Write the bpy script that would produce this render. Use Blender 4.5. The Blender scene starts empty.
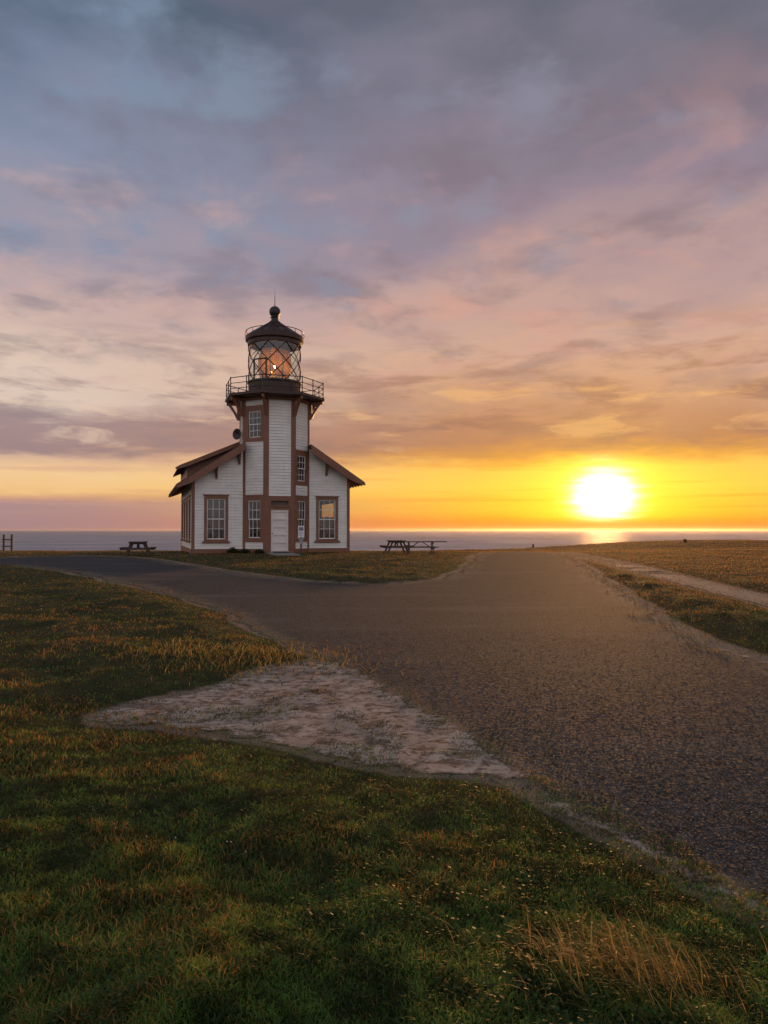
import bpy, bmesh, math, random
import numpy as np
from mathutils import Vector, Matrix
from mathutils.geometry import delaunay_2d_cdt

random.seed(7)
rng = np.random.default_rng(11)
R = math.radians
PI = math.pi
scene = bpy.context.scene
COL = scene.collection

# ------------------------------------------------------------------ camera
CAM_Z = 1.5
cd = bpy.data.cameras.new("camera")
cd.sensor_fit = 'VERTICAL'
cd.sensor_height = 36.0
cd.lens = 26.0
cd.clip_start = 0.05
cd.clip_end = 120000
cam = bpy.data.objects.new("camera", cd)
COL.objects.link(cam)
cam.location = (0, 0, CAM_Z)
cam.rotation_euler = (R(90 + 1.39), 0, 0)
scene.camera = cam

# ------------------------------------------------------------------ view, render
vs = scene.view_settings
vs.view_transform = 'Standard'
vs.look = 'None'
vs.exposure = 0.0
vs.gamma = 1.0
vs.use_curve_mapping = False
scene.render.engine = 'CYCLES'
cy = scene.cycles
cy.use_denoising = True
cy.max_bounces = 6
cy.diffuse_bounces = 2
cy.glossy_bounces = 3
cy.transmission_bounces = 4
cy.transparent_max_bounces = 12
cy.volume_bounces = 0
cy.sample_clamp_indirect = 4.0
cy.caustics_reflective = False
cy.caustics_refractive = False

SUN_AZ = R(16.6)      # to the right of the view axis (+Y)
SUN_EL = R(2.25)
SUN_DIR = Vector((math.sin(SUN_AZ) * math.cos(SUN_EL), math.cos(SUN_AZ) * math.cos(SUN_EL), math.sin(SUN_EL)))


# ------------------------------------------------------------------ node helper
class N:
    def __init__(s, nt):
        s.nt = nt
        nt.nodes.clear()

    def node(s, t, **kw):
        n = s.nt.nodes.new(t)
        for k, v in kw.items():
            setattr(n, k, v)
        return n

    def put(s, sock, v):
        if v is None:
            return
        if isinstance(v, bpy.types.NodeSocket):
            s.nt.links.new(v, sock)
        else:
            if sock.type == 'RGBA' and len(v) == 3:
                v = (*v, 1)
            sock.default_value = v

    def m(s, op, a, b=None, c=None, clamp=False):
        n = s.node('ShaderNodeMath', operation=op, use_clamp=clamp)
        s.put(n.inputs[0], a)
        s.put(n.inputs[1], b)
        s.put(n.inputs[2], c)
        return n.outputs[0]

    def vm(s, op, a, b=None):
        n = s.node('ShaderNodeVectorMath', operation=op)
        s.put(n.inputs[0], a)
        s.put(n.inputs[1], b)
        return n.outputs['Value'] if op in ('DOT_PRODUCT', 'LENGTH') else n.outputs[0]

    def comb(s, x=0.0, y=0.0, z=0.0):
        n = s.node('ShaderNodeCombineXYZ')
        for i, v in enumerate((x, y, z)):
            s.put(n.inputs[i], v)
        return n.outputs[0]

    def sep(s, v):
        n = s.node('ShaderNodeSeparateXYZ')
        s.put(n.inputs[0], v)
        return n.outputs

    def mix(s, f, a, b, mode='MIX'):
        n = s.node('ShaderNodeMix', data_type='RGBA', blend_type=mode)
        s.put(n.inputs['Factor'], f)
        s.put(n.inputs[6], a)
        s.put(n.inputs[7], b)
        return n.outputs[2]

    def step(s, v, a, b, lo=0.0, hi=1.0, smooth=True):
        n = s.node('ShaderNodeMapRange', interpolation_type='SMOOTHSTEP' if smooth else 'LINEAR')
        s.put(n.inputs['Value'], v)
        for k, x in (('From Min', a), ('From Max', b), ('To Min', lo), ('To Max', hi)):
            s.put(n.inputs[k], x)
        return n.outputs[0]

    def noise(s, vec, scale, detail=4.0, rough=0.5, dist=0.0, color=False):
        n = s.node('ShaderNodeTexNoise')
        s.put(n.inputs['Vector'], vec)
        n.inputs['Scale'].default_value = scale
        n.inputs['Detail'].default_value = detail
        n.inputs['Roughness'].default_value = rough
        n.inputs['Distortion'].default_value = dist
        return n.outputs['Color' if color else 'Fac']

    def ramp(s, f, stops):
        n = s.node('ShaderNodeValToRGB')
        cr = n.color_ramp
        cr.interpolation = 'LINEAR'
        while len(cr.elements) < len(stops):
            cr.elements.new(0.5)
        for e, (p, c) in zip(cr.elements, stops):
            e.position = p
            e.color = (*c, 1)
        s.put(n.inputs[0], f)
        return n.outputs[0]

    def bump(s, h, strength=0.5, dist=0.02, normal=None):
        n = s.node('ShaderNodeBump')
        n.inputs['Strength'].default_value = strength
        n.inputs['Distance'].default_value = dist
        s.put(n.inputs['Height'], h)
        s.put(n.inputs['Normal'], normal)
        return n.outputs[0]


def lin(r, g, b):
    def f(c):
        c /= 255.0
        return c / 12.92 if c <= 0.04045 else ((c + 0.055) / 1.055) ** 2.4
    return (f(r), f(g), f(b))


# ------------------------------------------------------------------ world: evening sky with cloud decks
def build_world():
    w = bpy.data.worlds.new("World")
    scene.world = w
    w.use_nodes = True
    n = N(w.node_tree)
    d = n.node('ShaderNodeTexCoord').outputs['Generated']
    d = n.vm('NORMALIZE', d)
    x, y, z = n.sep(d)
    e = n.m('MAXIMUM', z, 0.0)
    az = n.m('ARCTAN2', x, y)                       # 0 = +Y, to the right positive
    daz = n.m('SUBTRACT', az, SUN_AZ)
    cosaz = n.m('COSINE', daz)
    # slow wobble so that the cloud decks do not run as ruled lines
    wob = n.noise(n.comb(n.m('MULTIPLY', az, 2.2), n.m('MULTIPLY', e, 6.0), 3.7), 1.6, 4.0, 0.55)
    wob2 = n.noise(n.comb(n.m('MULTIPLY', az, 5.0), n.m('MULTIPLY', e, 22.0), 1.3), 1.7, 5.0, 0.6)
    ew = n.m('ADD', e, n.m('MULTIPLY', n.m('SUBTRACT', wob, 0.5), n.step(e, 0.05, 0.35, 0.0, 0.22)))
    ew = n.m('ADD', ew, n.m('MULTIPLY', n.m('SUBTRACT', wob2, 0.5), n.step(e, 0.0, 0.10, 0.006, 0.045)))
    f = n.m('DIVIDE', ew, 0.66, clamp=True)

    def stops(lst):
        return [(p / 0.66, lin(*c)) for p, c in lst]
    far = n.ramp(f, stops([
        (0.000, (168, 132, 134)), (0.034, (172, 138, 138)), (0.040, (206, 156, 128)), (0.048, (240, 194, 134)),
        (0.070, (242, 202, 152)), (0.092, (214, 176, 152)), (0.105, (160, 134, 134)), (0.135, (166, 140, 140)),
        (0.160, (222, 200, 184)), (0.215, (220, 194, 178)), (0.275, (200, 172, 168)), (0.340, (156, 150, 166)),
        (0.420, (136, 144, 168)), (0.500, (118, 130, 154)), (0.580, (80, 98, 118))]))
    near = n.ramp(f, stops([
        (0.000, (236, 134, 40)), (0.014, (246, 150, 30)), (0.026, (250, 180, 52)), (0.060, (252, 198, 78)),
        (0.082, (246, 188, 84)), (0.098, (212, 148, 74)), (0.120, (184, 130, 94)), (0.150, (190, 140, 108)),
        (0.190, (206, 158, 126)), (0.235, (206, 166, 146)), (0.300, (188, 156, 152)), (0.400, (148, 132, 146)),
        (0.500, (128, 122, 138)), (0.580, (102, 104, 118))]))
    warm = n.m('POWER', n.step(cosaz, 0.70, 0.99, smooth=False), 2.1)
    base = n.mix(warm, far, near)

    # high mottled cloud, seen in perspective on a flat deck
    den = n.m('ADD', e, 0.13)
    p = n.comb(n.m('DIVIDE', x, den), n.m('DIVIDE', y, den), 0.0)
    m1 = n.noise(n.vm('ADD', p, (3.1, 1.7, 0.0)), 2.5, 8.0, 0.56, 0.25)
    m2 = n.noise(n.vm('ADD', p, (9.3, 4.2, 2.0)), 3.8, 8.0, 0.58, 0.2)
    m3 = n.noise(n.vm('ADD', p, (1.3, 7.2, 5.0)), 3.0, 7.0, 0.55, 0.3)
    hi = n.step(e, 0.10, 0.26)
    dark = n.m('MULTIPLY', n.step(m1, 0.48, 0.66), hi)
    mauve = n.mix(warm, lin(116, 116, 134), lin(124, 108, 118))
    base = n.mix(n.m('MULTIPLY', dark, 0.52), base, mauve)
    blue = n.mix(warm, lin(126, 148, 172), lin(140, 142, 160))
    gap = n.m('MULTIPLY', n.step(m2, 0.52, 0.70), n.step(e, 0.20, 0.34))
    base = n.mix(n.m('MULTIPLY', gap, 0.62), base, blue)
    pink = n.mix(warm, lin(206, 172, 164), lin(212, 158, 144))
    lit = n.m('MULTIPLY', n.step(m3, 0.52, 0.68), n.m('MULTIPLY', n.step(e, 0.12, 0.22), n.step(e, 0.56, 0.34)))
    base = n.mix(n.m('MULTIPLY', lit, 0.52), base, pink)

    # low stratocumulus streaks above the clear slot
    q = n.comb(n.m('MULTIPLY', az, 3.4), n.m('MULTIPLY', e, 17.0), 0.0)
    s1 = n.noise(n.vm('ADD', q, (2.0, 0.6, 0.0)), 1.9, 8.0, 0.62, 0.4)
    s2 = n.noise(n.vm('ADD', q, (7.0, 3.1, 4.0)), 2.2, 6.0, 0.6, 0.4)
    lowmask = n.m('MULTIPLY', n.step(e, 0.085, 0.115), n.step(e, 0.30, 0.17))
    lowc = n.mix(warm, lin(150, 130, 134), lin(160, 116, 96))
    base = n.mix(n.m('MULTIPLY', n.m('MULTIPLY', n.step(s1, 0.46, 0.64), lowmask), 0.78), base, lowc)
    lowl = n.mix(warm, lin(232, 204, 180), lin(238, 182, 118))
    base = n.mix(n.m('MULTIPLY', n.m('MULTIPLY', n.step(s2, 0.54, 0.70), lowmask), 0.55), base, lowl)
    # thin bars inside the clear slot
    b1 = n.noise(n.comb(n.m('MULTIPLY', az, 3.0), n.m('MULTIPLY', e, 110.0), 2.0), 1.0, 4.0, 0.55)
    slot = n.m('MULTIPLY', n.step(e, 0.012, 0.03), n.step(e, 0.12, 0.08))
    base = n.mix(n.m('MULTIPLY', n.m('MULTIPLY', n.step(b1, 0.54, 0.68), slot), 0.40), base,
                 n.mix(warm, lin(206, 160, 140), lin(234, 150, 50)))

    # brightness round the sun: aureole of the thin cloud, flattened by the decks
    de = n.m('SUBTRACT', z, math.sin(SUN_EL) + 0.002)
    sx = n.m('MULTIPLY', daz, 57.3)
    wb = n.m('MULTIPLY', n.m('SUBTRACT', n.noise(n.comb(n.m('MULTIPLY', az, 12.0), n.m('MULTIPLY', z, 150.0), 0.0), 1.0, 3.0, 0.5), 0.5), 1.6)
    up = n.m('MAXIMUM', n.m('MULTIPLY', de, 1.08 * 57.3), n.m('MULTIPLY', de, -1.40 * 57.3))
    ang_s = n.m('SQRT', n.m('ADD', n.m('MULTIPLY', sx, sx), n.m('MULTIPLY', up, up)))
    ang = n.m('ADD', ang_s, wb)
    core = n.m('EXPONENT', n.m('MULTIPLY', n.m('POWER', n.m('MAXIMUM', n.m('DIVIDE', ang, 1.5), 0.0), 2.0), -1.0))
    halo = n.m('EXPONENT', n.m('DIVIDE', ang_s, -3.4))
    wide = n.m('EXPONENT', n.m('DIVIDE', ang_s, -9.0))
    deck = n.step(ew, 0.078, 0.11, 1.0, 0.22)
    bank = n.step(ew, 0.006, 0.020, 0.16, 1.0)
    vis = n.m('MULTIPLY', deck, bank)

    def scl(c, k):
        return n.vm('MULTIPLY', n.comb(*c), n.comb(k, k, k))
    glow = n.vm('ADD', scl((8.0, 7.6, 5.6), n.m('MULTIPLY', core, bank)),
                n.vm('ADD', scl((1.15, 0.92, 0.0), n.m('MULTIPLY', halo, vis)),
                     scl((0.40, 0.14, 0.0), n.m('MULTIPLY', wide, vis))))
    # eastern half of the sky (behind the viewer): bright lilac clouds lit by the low sun
    east = n.step(y, 0.10, -0.55)
    em = n.mix(n.noise(d, 2.2, 4.0, 0.5), lin(208, 204, 214), lin(250, 240, 238))
    em = n.mix(n.step(z, 0.75, 0.15), lin(166, 174, 198), em)
    base = n.mix(n.m('MULTIPLY', east, n.step(z, -0.02, 0.06)), base, em)
    below = n.step(z, -0.012, -0.002)
    base = n.mix(below, lin(120, 100, 100), base)
    tot = n.vm('ADD', base, glow)
    bg = n.node('ShaderNodeBackground')
    n.put(bg.inputs[0], tot)
    bg.inputs[1].default_value = 1.0
    sky = n.node('ShaderNodeTexSky', sky_type='NISHITA')
    sky.sun_disc = False
    sky.sun_elevation = SUN_EL
    sky.sun_rotation = SUN_AZ
    sky.air_density = 1.2
    sky.dust_density = 2.0
    bg2 = n.node('ShaderNodeBackground')
    n.put(bg2.inputs[0], sky.outputs[0])
    bg2.inputs[1].default_value = 0.004
    add = n.node('ShaderNodeAddShader')
    n.nt.links.new(bg.outputs[0], add.inputs[0])
    n.nt.links.new(bg2.outputs[0], add.inputs[1])
    out = n.node('ShaderNodeOutputWorld')
    n.nt.links.new(add.outputs[0], out.inputs[0])


build_world()

sl = bpy.data.lights.new("sun", 'SUN')
sl.energy = 3.1
sl.angle = R(2.6)          # the disc is spread by thin cloud
sl.color = (1.0, 0.47, 0.15)
sun = bpy.data.objects.new("sun", sl)
COL.objects.link(sun)
sun.rotation_euler = (-SUN_DIR).to_track_quat('-Z', 'Y').to_euler()
sun.location = (30, 100, 30)

HAZE_DENSITY = 0.00003


# ------------------------------------------------------------------ materials
def material(name):
    m = bpy.data.materials.new(name)
    m.use_nodes = True
    return m, N(m.node_tree)


def finish(n, shader, disp=None):
    o = n.node('ShaderNodeOutputMaterial')
    n.nt.links.new(shader, o.inputs[0])


def principled(n, color, rough=0.6, metal=0.0, normal=None, spec=0.4, **kw):
    b = n.node('ShaderNodeBsdfPrincipled')
    n.put(b.inputs['Base Color'], color)
    n.put(b.inputs['Roughness'], rough)
    b.inputs['Metallic'].default_value = metal
    b.inputs['Specular IOR Level'].default_value = spec
    n.put(b.inputs['Normal'], normal)
    for k, v in kw.items():
        n.put(b.inputs[k], v)
    return b.outputs[0]


def paint(name, c1, c2, rough=0.55, scale=2.0, bump=0.15, stretch=(1, 1, 1), metal=0.0):
    m, n = material(name)
    co = n.node('ShaderNodeTexCoord').outputs['Object']
    v = n.vm('MULTIPLY', co, stretch)
    a = n.noise(v, scale, 6.0, 0.65)
    b = n.noise(v, scale * 14, 3.0, 0.6)
    col = n.mix(n.step(a, 0.35, 0.7), c1, c2)
    col = n.mix(n.step(b, 0.55, 0.8, 0.0, 0.35), col, tuple(k * 0.6 for k in c2))
    finish(n, principled(n, col, rough, metal, n.bump(b, bump, 0.01)))
    return m


M = {}
M['white'] = paint("white_paint", (0.80, 0.77, 0.72), (0.70, 0.67, 0.62), 0.5, 1.1, 0.1, (1, 1, 3.0))


def clapboard_mat():
    """white boards, weathered, with the shade line under each lap painted dark"""
    m, n = material("white_clapboard_paint")
    co = n.node('ShaderNodeTexCoord').outputs['Object']
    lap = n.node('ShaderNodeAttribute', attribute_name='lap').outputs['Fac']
    a = n.noise(n.vm('MULTIPLY', co, (1, 1, 3.0)), 1.1, 6.0, 0.65)
    b = n.noise(n.vm('MULTIPLY', co, (3.0, 3.0, 14.0)), 2.2, 5.0, 0.6)
    col = n.mix(n.step(a, 0.35, 0.7), (0.80, 0.75, 0.69), (0.69, 0.64, 0.58))
    col = n.mix(n.step(b, 0.55, 0.75, 0.0, 0.35), col, (0.52, 0.47, 0.42))
    st = n.noise(n.vm('MULTIPLY', co, (5.0, 5.0, 0.35)), 1.6, 5.0, 0.65)
    col = n.mix(n.step(st, 0.52, 0.74, 0.0, 0.30), col, (0.46, 0.40, 0.34))
    g = n.m('MULTIPLY', n.step(lap, 0.80, 1.0), n.m('ADD', 0.45, n.m('MULTIPLY', b, 0.5)))  # shade line below each lap, painted into the board colour
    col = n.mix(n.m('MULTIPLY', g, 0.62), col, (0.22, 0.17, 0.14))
    finish(n, principled(n, col, 0.55, normal=n.bump(b, 0.15, 0.01)))
    return m


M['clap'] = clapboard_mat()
M['brown'] = paint("brown_trim_paint", (0.225, 0.094, 0.052), (0.175, 0.072, 0.041), 0.5, 1.6, 0.15)
M['dark_brown'] = paint("dark_brown_metal_paint", (0.062, 0.026, 0.017), (0.042, 0.019, 0.014), 0.45, 1.8, 0.1)
M['roof'] = paint("roof_shingle", (0.125, 0.056, 0.040), (0.085, 0.042, 0.034), 0.8, 3.0, 0.5, (1, 8, 1))
M['iron'] = paint("black_iron", (0.045, 0.034, 0.030), (0.028, 0.024, 0.022), 0.45, 3.0, 0.1)
M['door'] = paint("door_paint", (0.72, 0.66, 0.60), (0.64, 0.58, 0.52), 0.45, 2.0, 0.05)
M['old_wood'] = paint("weathered_wood", (0.105, 0.070, 0.052), (0.062, 0.043, 0.034), 0.8, 3.0, 0.5, (1, 9, 9))
M['concrete'] = paint("worn_concrete", (0.30, 0.26, 0.22), (0.22, 0.19, 0.165), 0.9, 1.5, 0.3)
M['dark_inside'] = paint("dark_interior", (0.16, 0.12, 0.10), (0.12, 0.09, 0.08), 0.9, 1.5, 0.0)
M['rubber'] = paint("rubber_mat", (0.03, 0.028, 0.026), (0.02, 0.019, 0.018), 0.95, 9.0, 0.4)
M['sign_white'] = paint("sign_board", (0.78, 0.76, 0.75), (0.70, 0.69, 0.68), 0.4, 4.0, 0.0)
M['grey_box'] = paint("grey_plastic", (0.32, 0.30, 0.30), (0.27, 0.26, 0.26), 0.5, 4.0, 0.05)
M['ink'] = paint("printed_grey", (0.20, 0.20, 0.24), (0.16, 0.16, 0.2), 0.6, 4.0, 0.0)
M['brass'] = paint("aged_brass", (0.50, 0.28, 0.09), (0.40, 0.20, 0.06), 0.3, 5.0, 0.05, metal=1.0)


def glass_mat(name, tint, gloss=1.0, rough=0.03, wavy=0.06):
    m, n = material(name)
    co = n.node('ShaderNodeTexCoord').outputs['Object']
    nm = n.bump(n.noise(co, 2.0, 2.0, 0.5), wavy, 0.05)
    t = n.node('ShaderNodeBsdfTransparent')
    n.put(t.inputs[0], tint)
    g = n.node('ShaderNodeBsdfGlossy')
    g.inputs['Roughness'].default_value = rough
    n.put(g.inputs['Normal'], nm)
    fr = n.node('ShaderNodeFresnel')
    bf = n.node('ShaderNodeNewGeometry').outputs['Backfacing']
    n.put(fr.inputs['IOR'], n.step(bf, 0.0, 1.0, 1.52, 1 / 1.52, smooth=False))
    n.put(fr.inputs['Normal'], nm)
    fac = n.m('MULTIPLY', n.m('ADD', fr.outputs[0], 0.05), gloss, clamp=True)
    mx = n.node('ShaderNodeMixShader')
    n.put(mx.inputs[0], fac)
    n.nt.links.new(t.outputs[0], mx.inputs[1])
    n.nt.links.new(g.outputs[0], mx.inputs[2])
    finish(n, mx.outputs[0])
    return m


M['pane'] = glass_mat("window_glass", (0.70, 0.70, 0.69), 0.8)
M['lantern_glass'] = glass_mat("lantern_glass", (0.90, 0.92, 0.90), 1.1)


def curtain_mat():
    m, n = material("lace_curtain")
    co = n.node('ShaderNodeTexCoord').outputs['Object']
    a = n.noise(co, 26.0, 3.0, 0.6)
    col = n.mix(a, (0.50, 0.44, 0.38), (0.30, 0.26, 0.22))
    d = n.node('ShaderNodeBsdfDiffuse')
    n.put(d.inputs[0], col)
    t = n.node('ShaderNodeBsdfTranslucent')
    n.put(t.inputs[0], col)
    mx = n.node('ShaderNodeMixShader')
    mx.inputs[0].default_value = 0.45
    n.nt.links.new(d.outputs[0], mx.inputs[1])
    n.nt.links.new(t.outputs[0], mx.inputs[2])
    finish(n, mx.outputs[0])
    return m


M['curtain'] = curtain_mat()


def lens_mat():
    m, n = material("lens_crystal")
    co = n.node('ShaderNodeTexCoord').outputs['Object']
    nz = n.noise(co, 2.2, 2.0, 0.5)
    t = n.node('ShaderNodeBsdfTranslucent')
    n.put(t.inputs[0], n.mix(n.step(nz, 0.4, 0.6), (0.66, 0.30, 0.04), (0.92, 0.62, 0.20)))
    g = n.node('ShaderNodeBsdfGlossy')
    g.inputs['Roughness'].default_value = 0.12
    n.put(g.inputs[0], (0.85, 0.62, 0.34))
    tr = n.node('ShaderNodeBsdfTransparent')
    n.put(tr.inputs[0], (0.92, 0.74, 0.46))
    mx = n.node('ShaderNodeMixShader')
    mx.inputs[0].default_value = 0.42
    n.nt.links.new(t.outputs[0], mx.inputs[1])
    n.nt.links.new(g.outputs[0], mx.inputs[2])
    mx2 = n.node('ShaderNodeMixShader')
    mx2.inputs[0].default_value = 0.34
    n.nt.links.new(mx.outputs[0], mx2.inputs[1])
    n.nt.links.new(tr.outputs[0], mx2.inputs[2])
    finish(n, mx2.outputs[0])
    return m


M['lens'] = lens_mat()


def bulb_mat():
    m, n = material("lamp_bulb")
    e = n.node('ShaderNodeEmission')
    n.put(e.inputs[0], (1.0, 0.55, 0.14))
    e.inputs[1].default_value = 260.0
    finish(n, e.outputs[0])
    return m


M['bulb'] = bulb_mat()


def foliage_mat(name, trans=0.38):
    m, n = material(name)
    a = n.node('ShaderNodeAttribute', attribute_name='tint')
    col = a.outputs['Color']
    d = principled(n, col, 0.58, spec=0.28)
    t = n.node('ShaderNodeBsdfTranslucent')
    n.put(t.inputs[0], n.vm('MULTIPLY', col, (1.5, 1.25, 0.7)))
    mx = n.node('ShaderNodeMixShader')
    mx.inputs[0].default_value = trans
    n.nt.links.new(d, mx.inputs[1])
    n.nt.links.new(t.outputs[0], mx.inputs[2])
    finish(n, mx.outputs[0])
    return m


M['blade'] = foliage_mat("grass_blade")


def faded(n, sh, alpha):
    """a surface layer that thins out and lets the soil below show through"""
    t = n.node('ShaderNodeBsdfTransparent')
    mx = n.node('ShaderNodeMixShader')
    n.put(mx.inputs[0], alpha)
    n.nt.links.new(t.outputs[0], mx.inputs[1])
    n.nt.links.new(sh, mx.inputs[2])
    return mx.outputs[0]


def ground_mat():
    m, n = material("turf_soil")
    co = n.node('ShaderNodeTexCoord').outputs['Object']
    a = n.noise(co, 0.35, 6.0, 0.6)
    b = n.noise(co, 2.2, 6.0, 0.65)
    c = n.noise(co, 30.0, 4.0, 0.7)
    col = n.mix(n.step(b, 0.35, 0.68), (0.030, 0.034, 0.012), (0.070, 0.056, 0.022))
    x, y, z = n.sep(co)
    dry = n.m('MULTIPLY', n.step(x, 2.0, 14.0), n.step(y, 14.0, 40.0))
    col = n.mix(n.m('MULTIPLY', dry, 0.8), col, n.mix(b, (0.16, 0.085, 0.03), (0.09, 0.058, 0.022)))
    col = n.mix(n.step(a, 0.5, 0.7, 0, 0.6), col, (0.085, 0.060, 0.026))
    col = n.mix(n.step(c, 0.55, 0.75, 0, 0.5), col, (0.018, 0.018, 0.008))
    worn = n.node('ShaderNodeAttribute', attribute_name='worn').outputs['Fac']
    f = n.noise(co, 5.0, 5.0, 0.65)
    col = n.mix(n.step(n.m('ADD', worn, n.m('MULTIPLY', n.m('SUBTRACT', f, 0.5), 1.1)), 0.25, 0.85), col, n.mix(c, (0.34, 0.25, 0.18), (0.17, 0.12, 0.08)))
    h = n.m('ADD', n.m('MULTIPLY', b, 0.7), n.m('MULTIPLY', c, 0.4))
    finish(n, principled(n, col, 0.95, normal=n.bump(h, 0.8, 0.06), spec=0.1))
    return m


M['ground'] = ground_mat()


def gravel_mat():
    m, n = material("crushed_gravel")
    co = n.node('ShaderNodeTexCoord').outputs['Object']
    edge = n.node('ShaderNodeAttribute', attribute_name='edge').outputs['Fac']

    def vor(scale, feature='F1'):
        v = n.node('ShaderNodeTexVoronoi', feature=feature)
        n.put(v.inputs['Vector'], co)
        v.inputs['Scale'].default_value = scale
        return v
    v1 = vor(26.0)
    v2 = vor(66.0)
    cellv = n.sep(v1.outputs['Color'])[0]
    cell2 = n.sep(v2.outputs['Color'])[1]
    st = n.mix(cellv, (0.020, 0.0192, 0.0192), (0.098, 0.093, 0.092))
    st = n.mix(n.m('MULTIPLY', cell2, 0.6), st, (0.045, 0.043, 0.042))
    stretch = n.vm('MULTIPLY', co, (0.16, 0.55, 1.0))
    big = n.noise(stretch, 1.0, 5.0, 0.6)
    med = n.noise(co, 1.3, 6.0, 0.65)
    st = n.mix(n.step(big, 0.52, 0.68, 0, 0.60), st, (0.105, 0.092, 0.082))
    st = n.mix(n.step(med, 0.5, 0.75, 0, 0.45), st, (0.024, 0.022, 0.021))
    soil = n.mix(n.noise(co, 9.0, 4.0, 0.6), (0.22, 0.17, 0.12), (0.13, 0.095, 0.065))
    ef = n.step(n.m('ADD', edge, n.m('MULTIPLY', n.m('SUBTRACT', med, 0.5), 1.2)), 0.15, 0.8, 1.0, 0.0)
    col = n.mix(n.m('MULTIPLY', ef, 0.75), st, soil)
    h = n.m('ADD', n.m('MULTIPLY', n.m('SUBTRACT', 1.0, v1.outputs['Distance']), 0.8),
            n.m('MULTIPLY', n.m('SUBTRACT', 1.0, v2.outputs['Distance']), 0.4))
    al = n.step(n.m('ADD', n.m('MULTIPLY', edge, 1.4), n.noise(co, 3.0, 6.0, 0.68, 0.5)), 0.50, 0.72)
    finish(n, faded(n, principled(n, col, 0.92, normal=n.bump(h, 0.6, 0.02), spec=0.12), al))
    return m


M['gravel'] = gravel_mat()


def sand_mat():
    m, n = material("pale_sandy_dirt")
    co = n.node('ShaderNodeTexCoord').outputs['Object']
    st = n.vm('MULTIPLY', co, (1.0, 1.6, 1.0))
    a = n.noise(st, 2.4, 6.0, 0.62, 0.5)
    b = n.m('ADD', n.m('MULTIPLY', n.noise(co, 5.5, 6.0, 0.7, 0.6), 0.6), n.m('MULTIPLY', n.noise(co, 16.0, 5.0, 0.7, 0.4), 0.4))
    c = n.noise(co, 60.0, 3.0, 0.6)
    col = n.mix(n.step(a, 0.35, 0.65), (0.52, 0.405, 0.325), (0.36, 0.27, 0.21))
    col = n.mix(n.step(b, 0.47, 0.58, 0, 0.9), col, (0.115, 0.078, 0.052))
    col = n.mix(n.step(c, 0.56, 0.75, 0, 0.5), col, (0.17, 0.135, 0.11))
    h = n.m('ADD', n.m('MULTIPLY', b, -0.8), n.m('MULTIPLY', c, 0.25))
    edge = n.node('ShaderNodeAttribute', attribute_name='edge').outputs['Fac']
    al = n.m('ADD', n.m('MULTIPLY', edge, 0.34), n.noise(n.vm('MULTIPLY', co, (1.0, 1.3, 1.0)), 5.0, 7.0, 0.72, 0.6))
    al = n.step(al, 0.62, 0.84)
    finish(n, faded(n, principled(n, col, 0.95, normal=n.bump(h, 0.9, 0.05), spec=0.15), al))
    return m


M['sand'] = sand_mat()


def path_mat():
    m, n = material("packed_path")
    co = n.node('ShaderNodeTexCoord').outputs['Object']
    a = n.noise(co, 0.8, 6.0, 0.6)
    b = n.noise(co, 40.0, 3.0, 0.6)
    col = n.mix(a, (0.34, 0.245, 0.175), (0.26, 0.19, 0.135))
    col = n.mix(n.step(b, 0.55, 0.8, 0, 0.4), col, (0.14, 0.11, 0.09))
    edge = n.node('ShaderNodeAttribute', attribute_name='edge').outputs['Fac']
    al = n.step(n.m('ADD', n.m('MULTIPLY', edge, 1.3), n.noise(co, 2.6, 6.0, 0.68, 0.5)), 0.40, 0.66)
    finish(n, faded(n, principled(n, col, 0.9, normal=n.bump(b, 0.4, 0.01), spec=0.2), al))
    return m


M['path'] = path_mat()


def stone_mat():
    m, n = material("gravel_stone")
    a = n.node('ShaderNodeAttribute', attribute_name='tint').outputs['Color']
    finish(n, principled(n, a, 0.85, spec=0.3))
    return m


M['stone'] = stone_mat()


def sea_mat():
    m, n = material("sea_water")
    co = n.node('ShaderNodeTexCoord').outputs['Object']
    v = n.vm('MULTIPLY', co, (0.55, 1.0, 1.0))
    a = n.noise(v, 0.05, 6.0, 0.62)
    b = n.noise(v, 0.012, 4.0, 0.6)
    h = n.m('ADD', a, b)
    col = n.mix(n.step(b, 0.4, 0.6), (0.46, 0.43, 0.44), (0.34, 0.32, 0.34))
    nb = n.bump(h, 1.0, 9.0)
    df = n.node('ShaderNodeBsdfDiffuse')
    n.put(df.inputs[0], col)
    n.put(df.inputs['Normal'], nb)
    mx = n.node('ShaderNodeMixShader')
    mx.inputs[0].default_value = 0.30
    n.nt.links.new(df.outputs[0], mx.inputs[1])
    n.nt.links.new(principled(n, col, 0.50, normal=nb, spec=0.2), mx.inputs[2])
    finish(n, mx.outputs[0])
    return m


M['sea'] = sea_mat()


# ------------------------------------------------------------------ numpy noise and terrain
_perm = np.random.default_rng(5).random((256, 256))


def vnoise(x, y):
    xi = np.floor(x).astype(int)
    yi = np.floor(y).astype(int)
    fx = x - xi
    fy = y - yi
    fx = fx * fx * (3 - 2 * fx)
    fy = fy * fy * (3 - 2 * fy)
    g = lambda i, j: _perm[i & 255, j & 255]
    return (g(xi, yi) * (1 - fx) + g(xi + 1, yi) * fx) * (1 - fy) + (g(xi, yi + 1) * (1 - fx) + g(xi + 1, yi + 1) * fx) * fy


def fbm(x, y, o=4):
    s = 0.0
    a = 0.5
    for i in range(o):
        s = s + a * vnoise(x * 2 ** i + 17 * i, y * 2 ** i + 31 * i)
        a *= 0.5
    return s / (1 - 0.5 ** o)


def sst(a, b, x):
    t = np.clip((x - a) / (b - a), 0, 1)
    return t * t * (3 - 2 * t)


SEA_Z = -17.0


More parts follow.
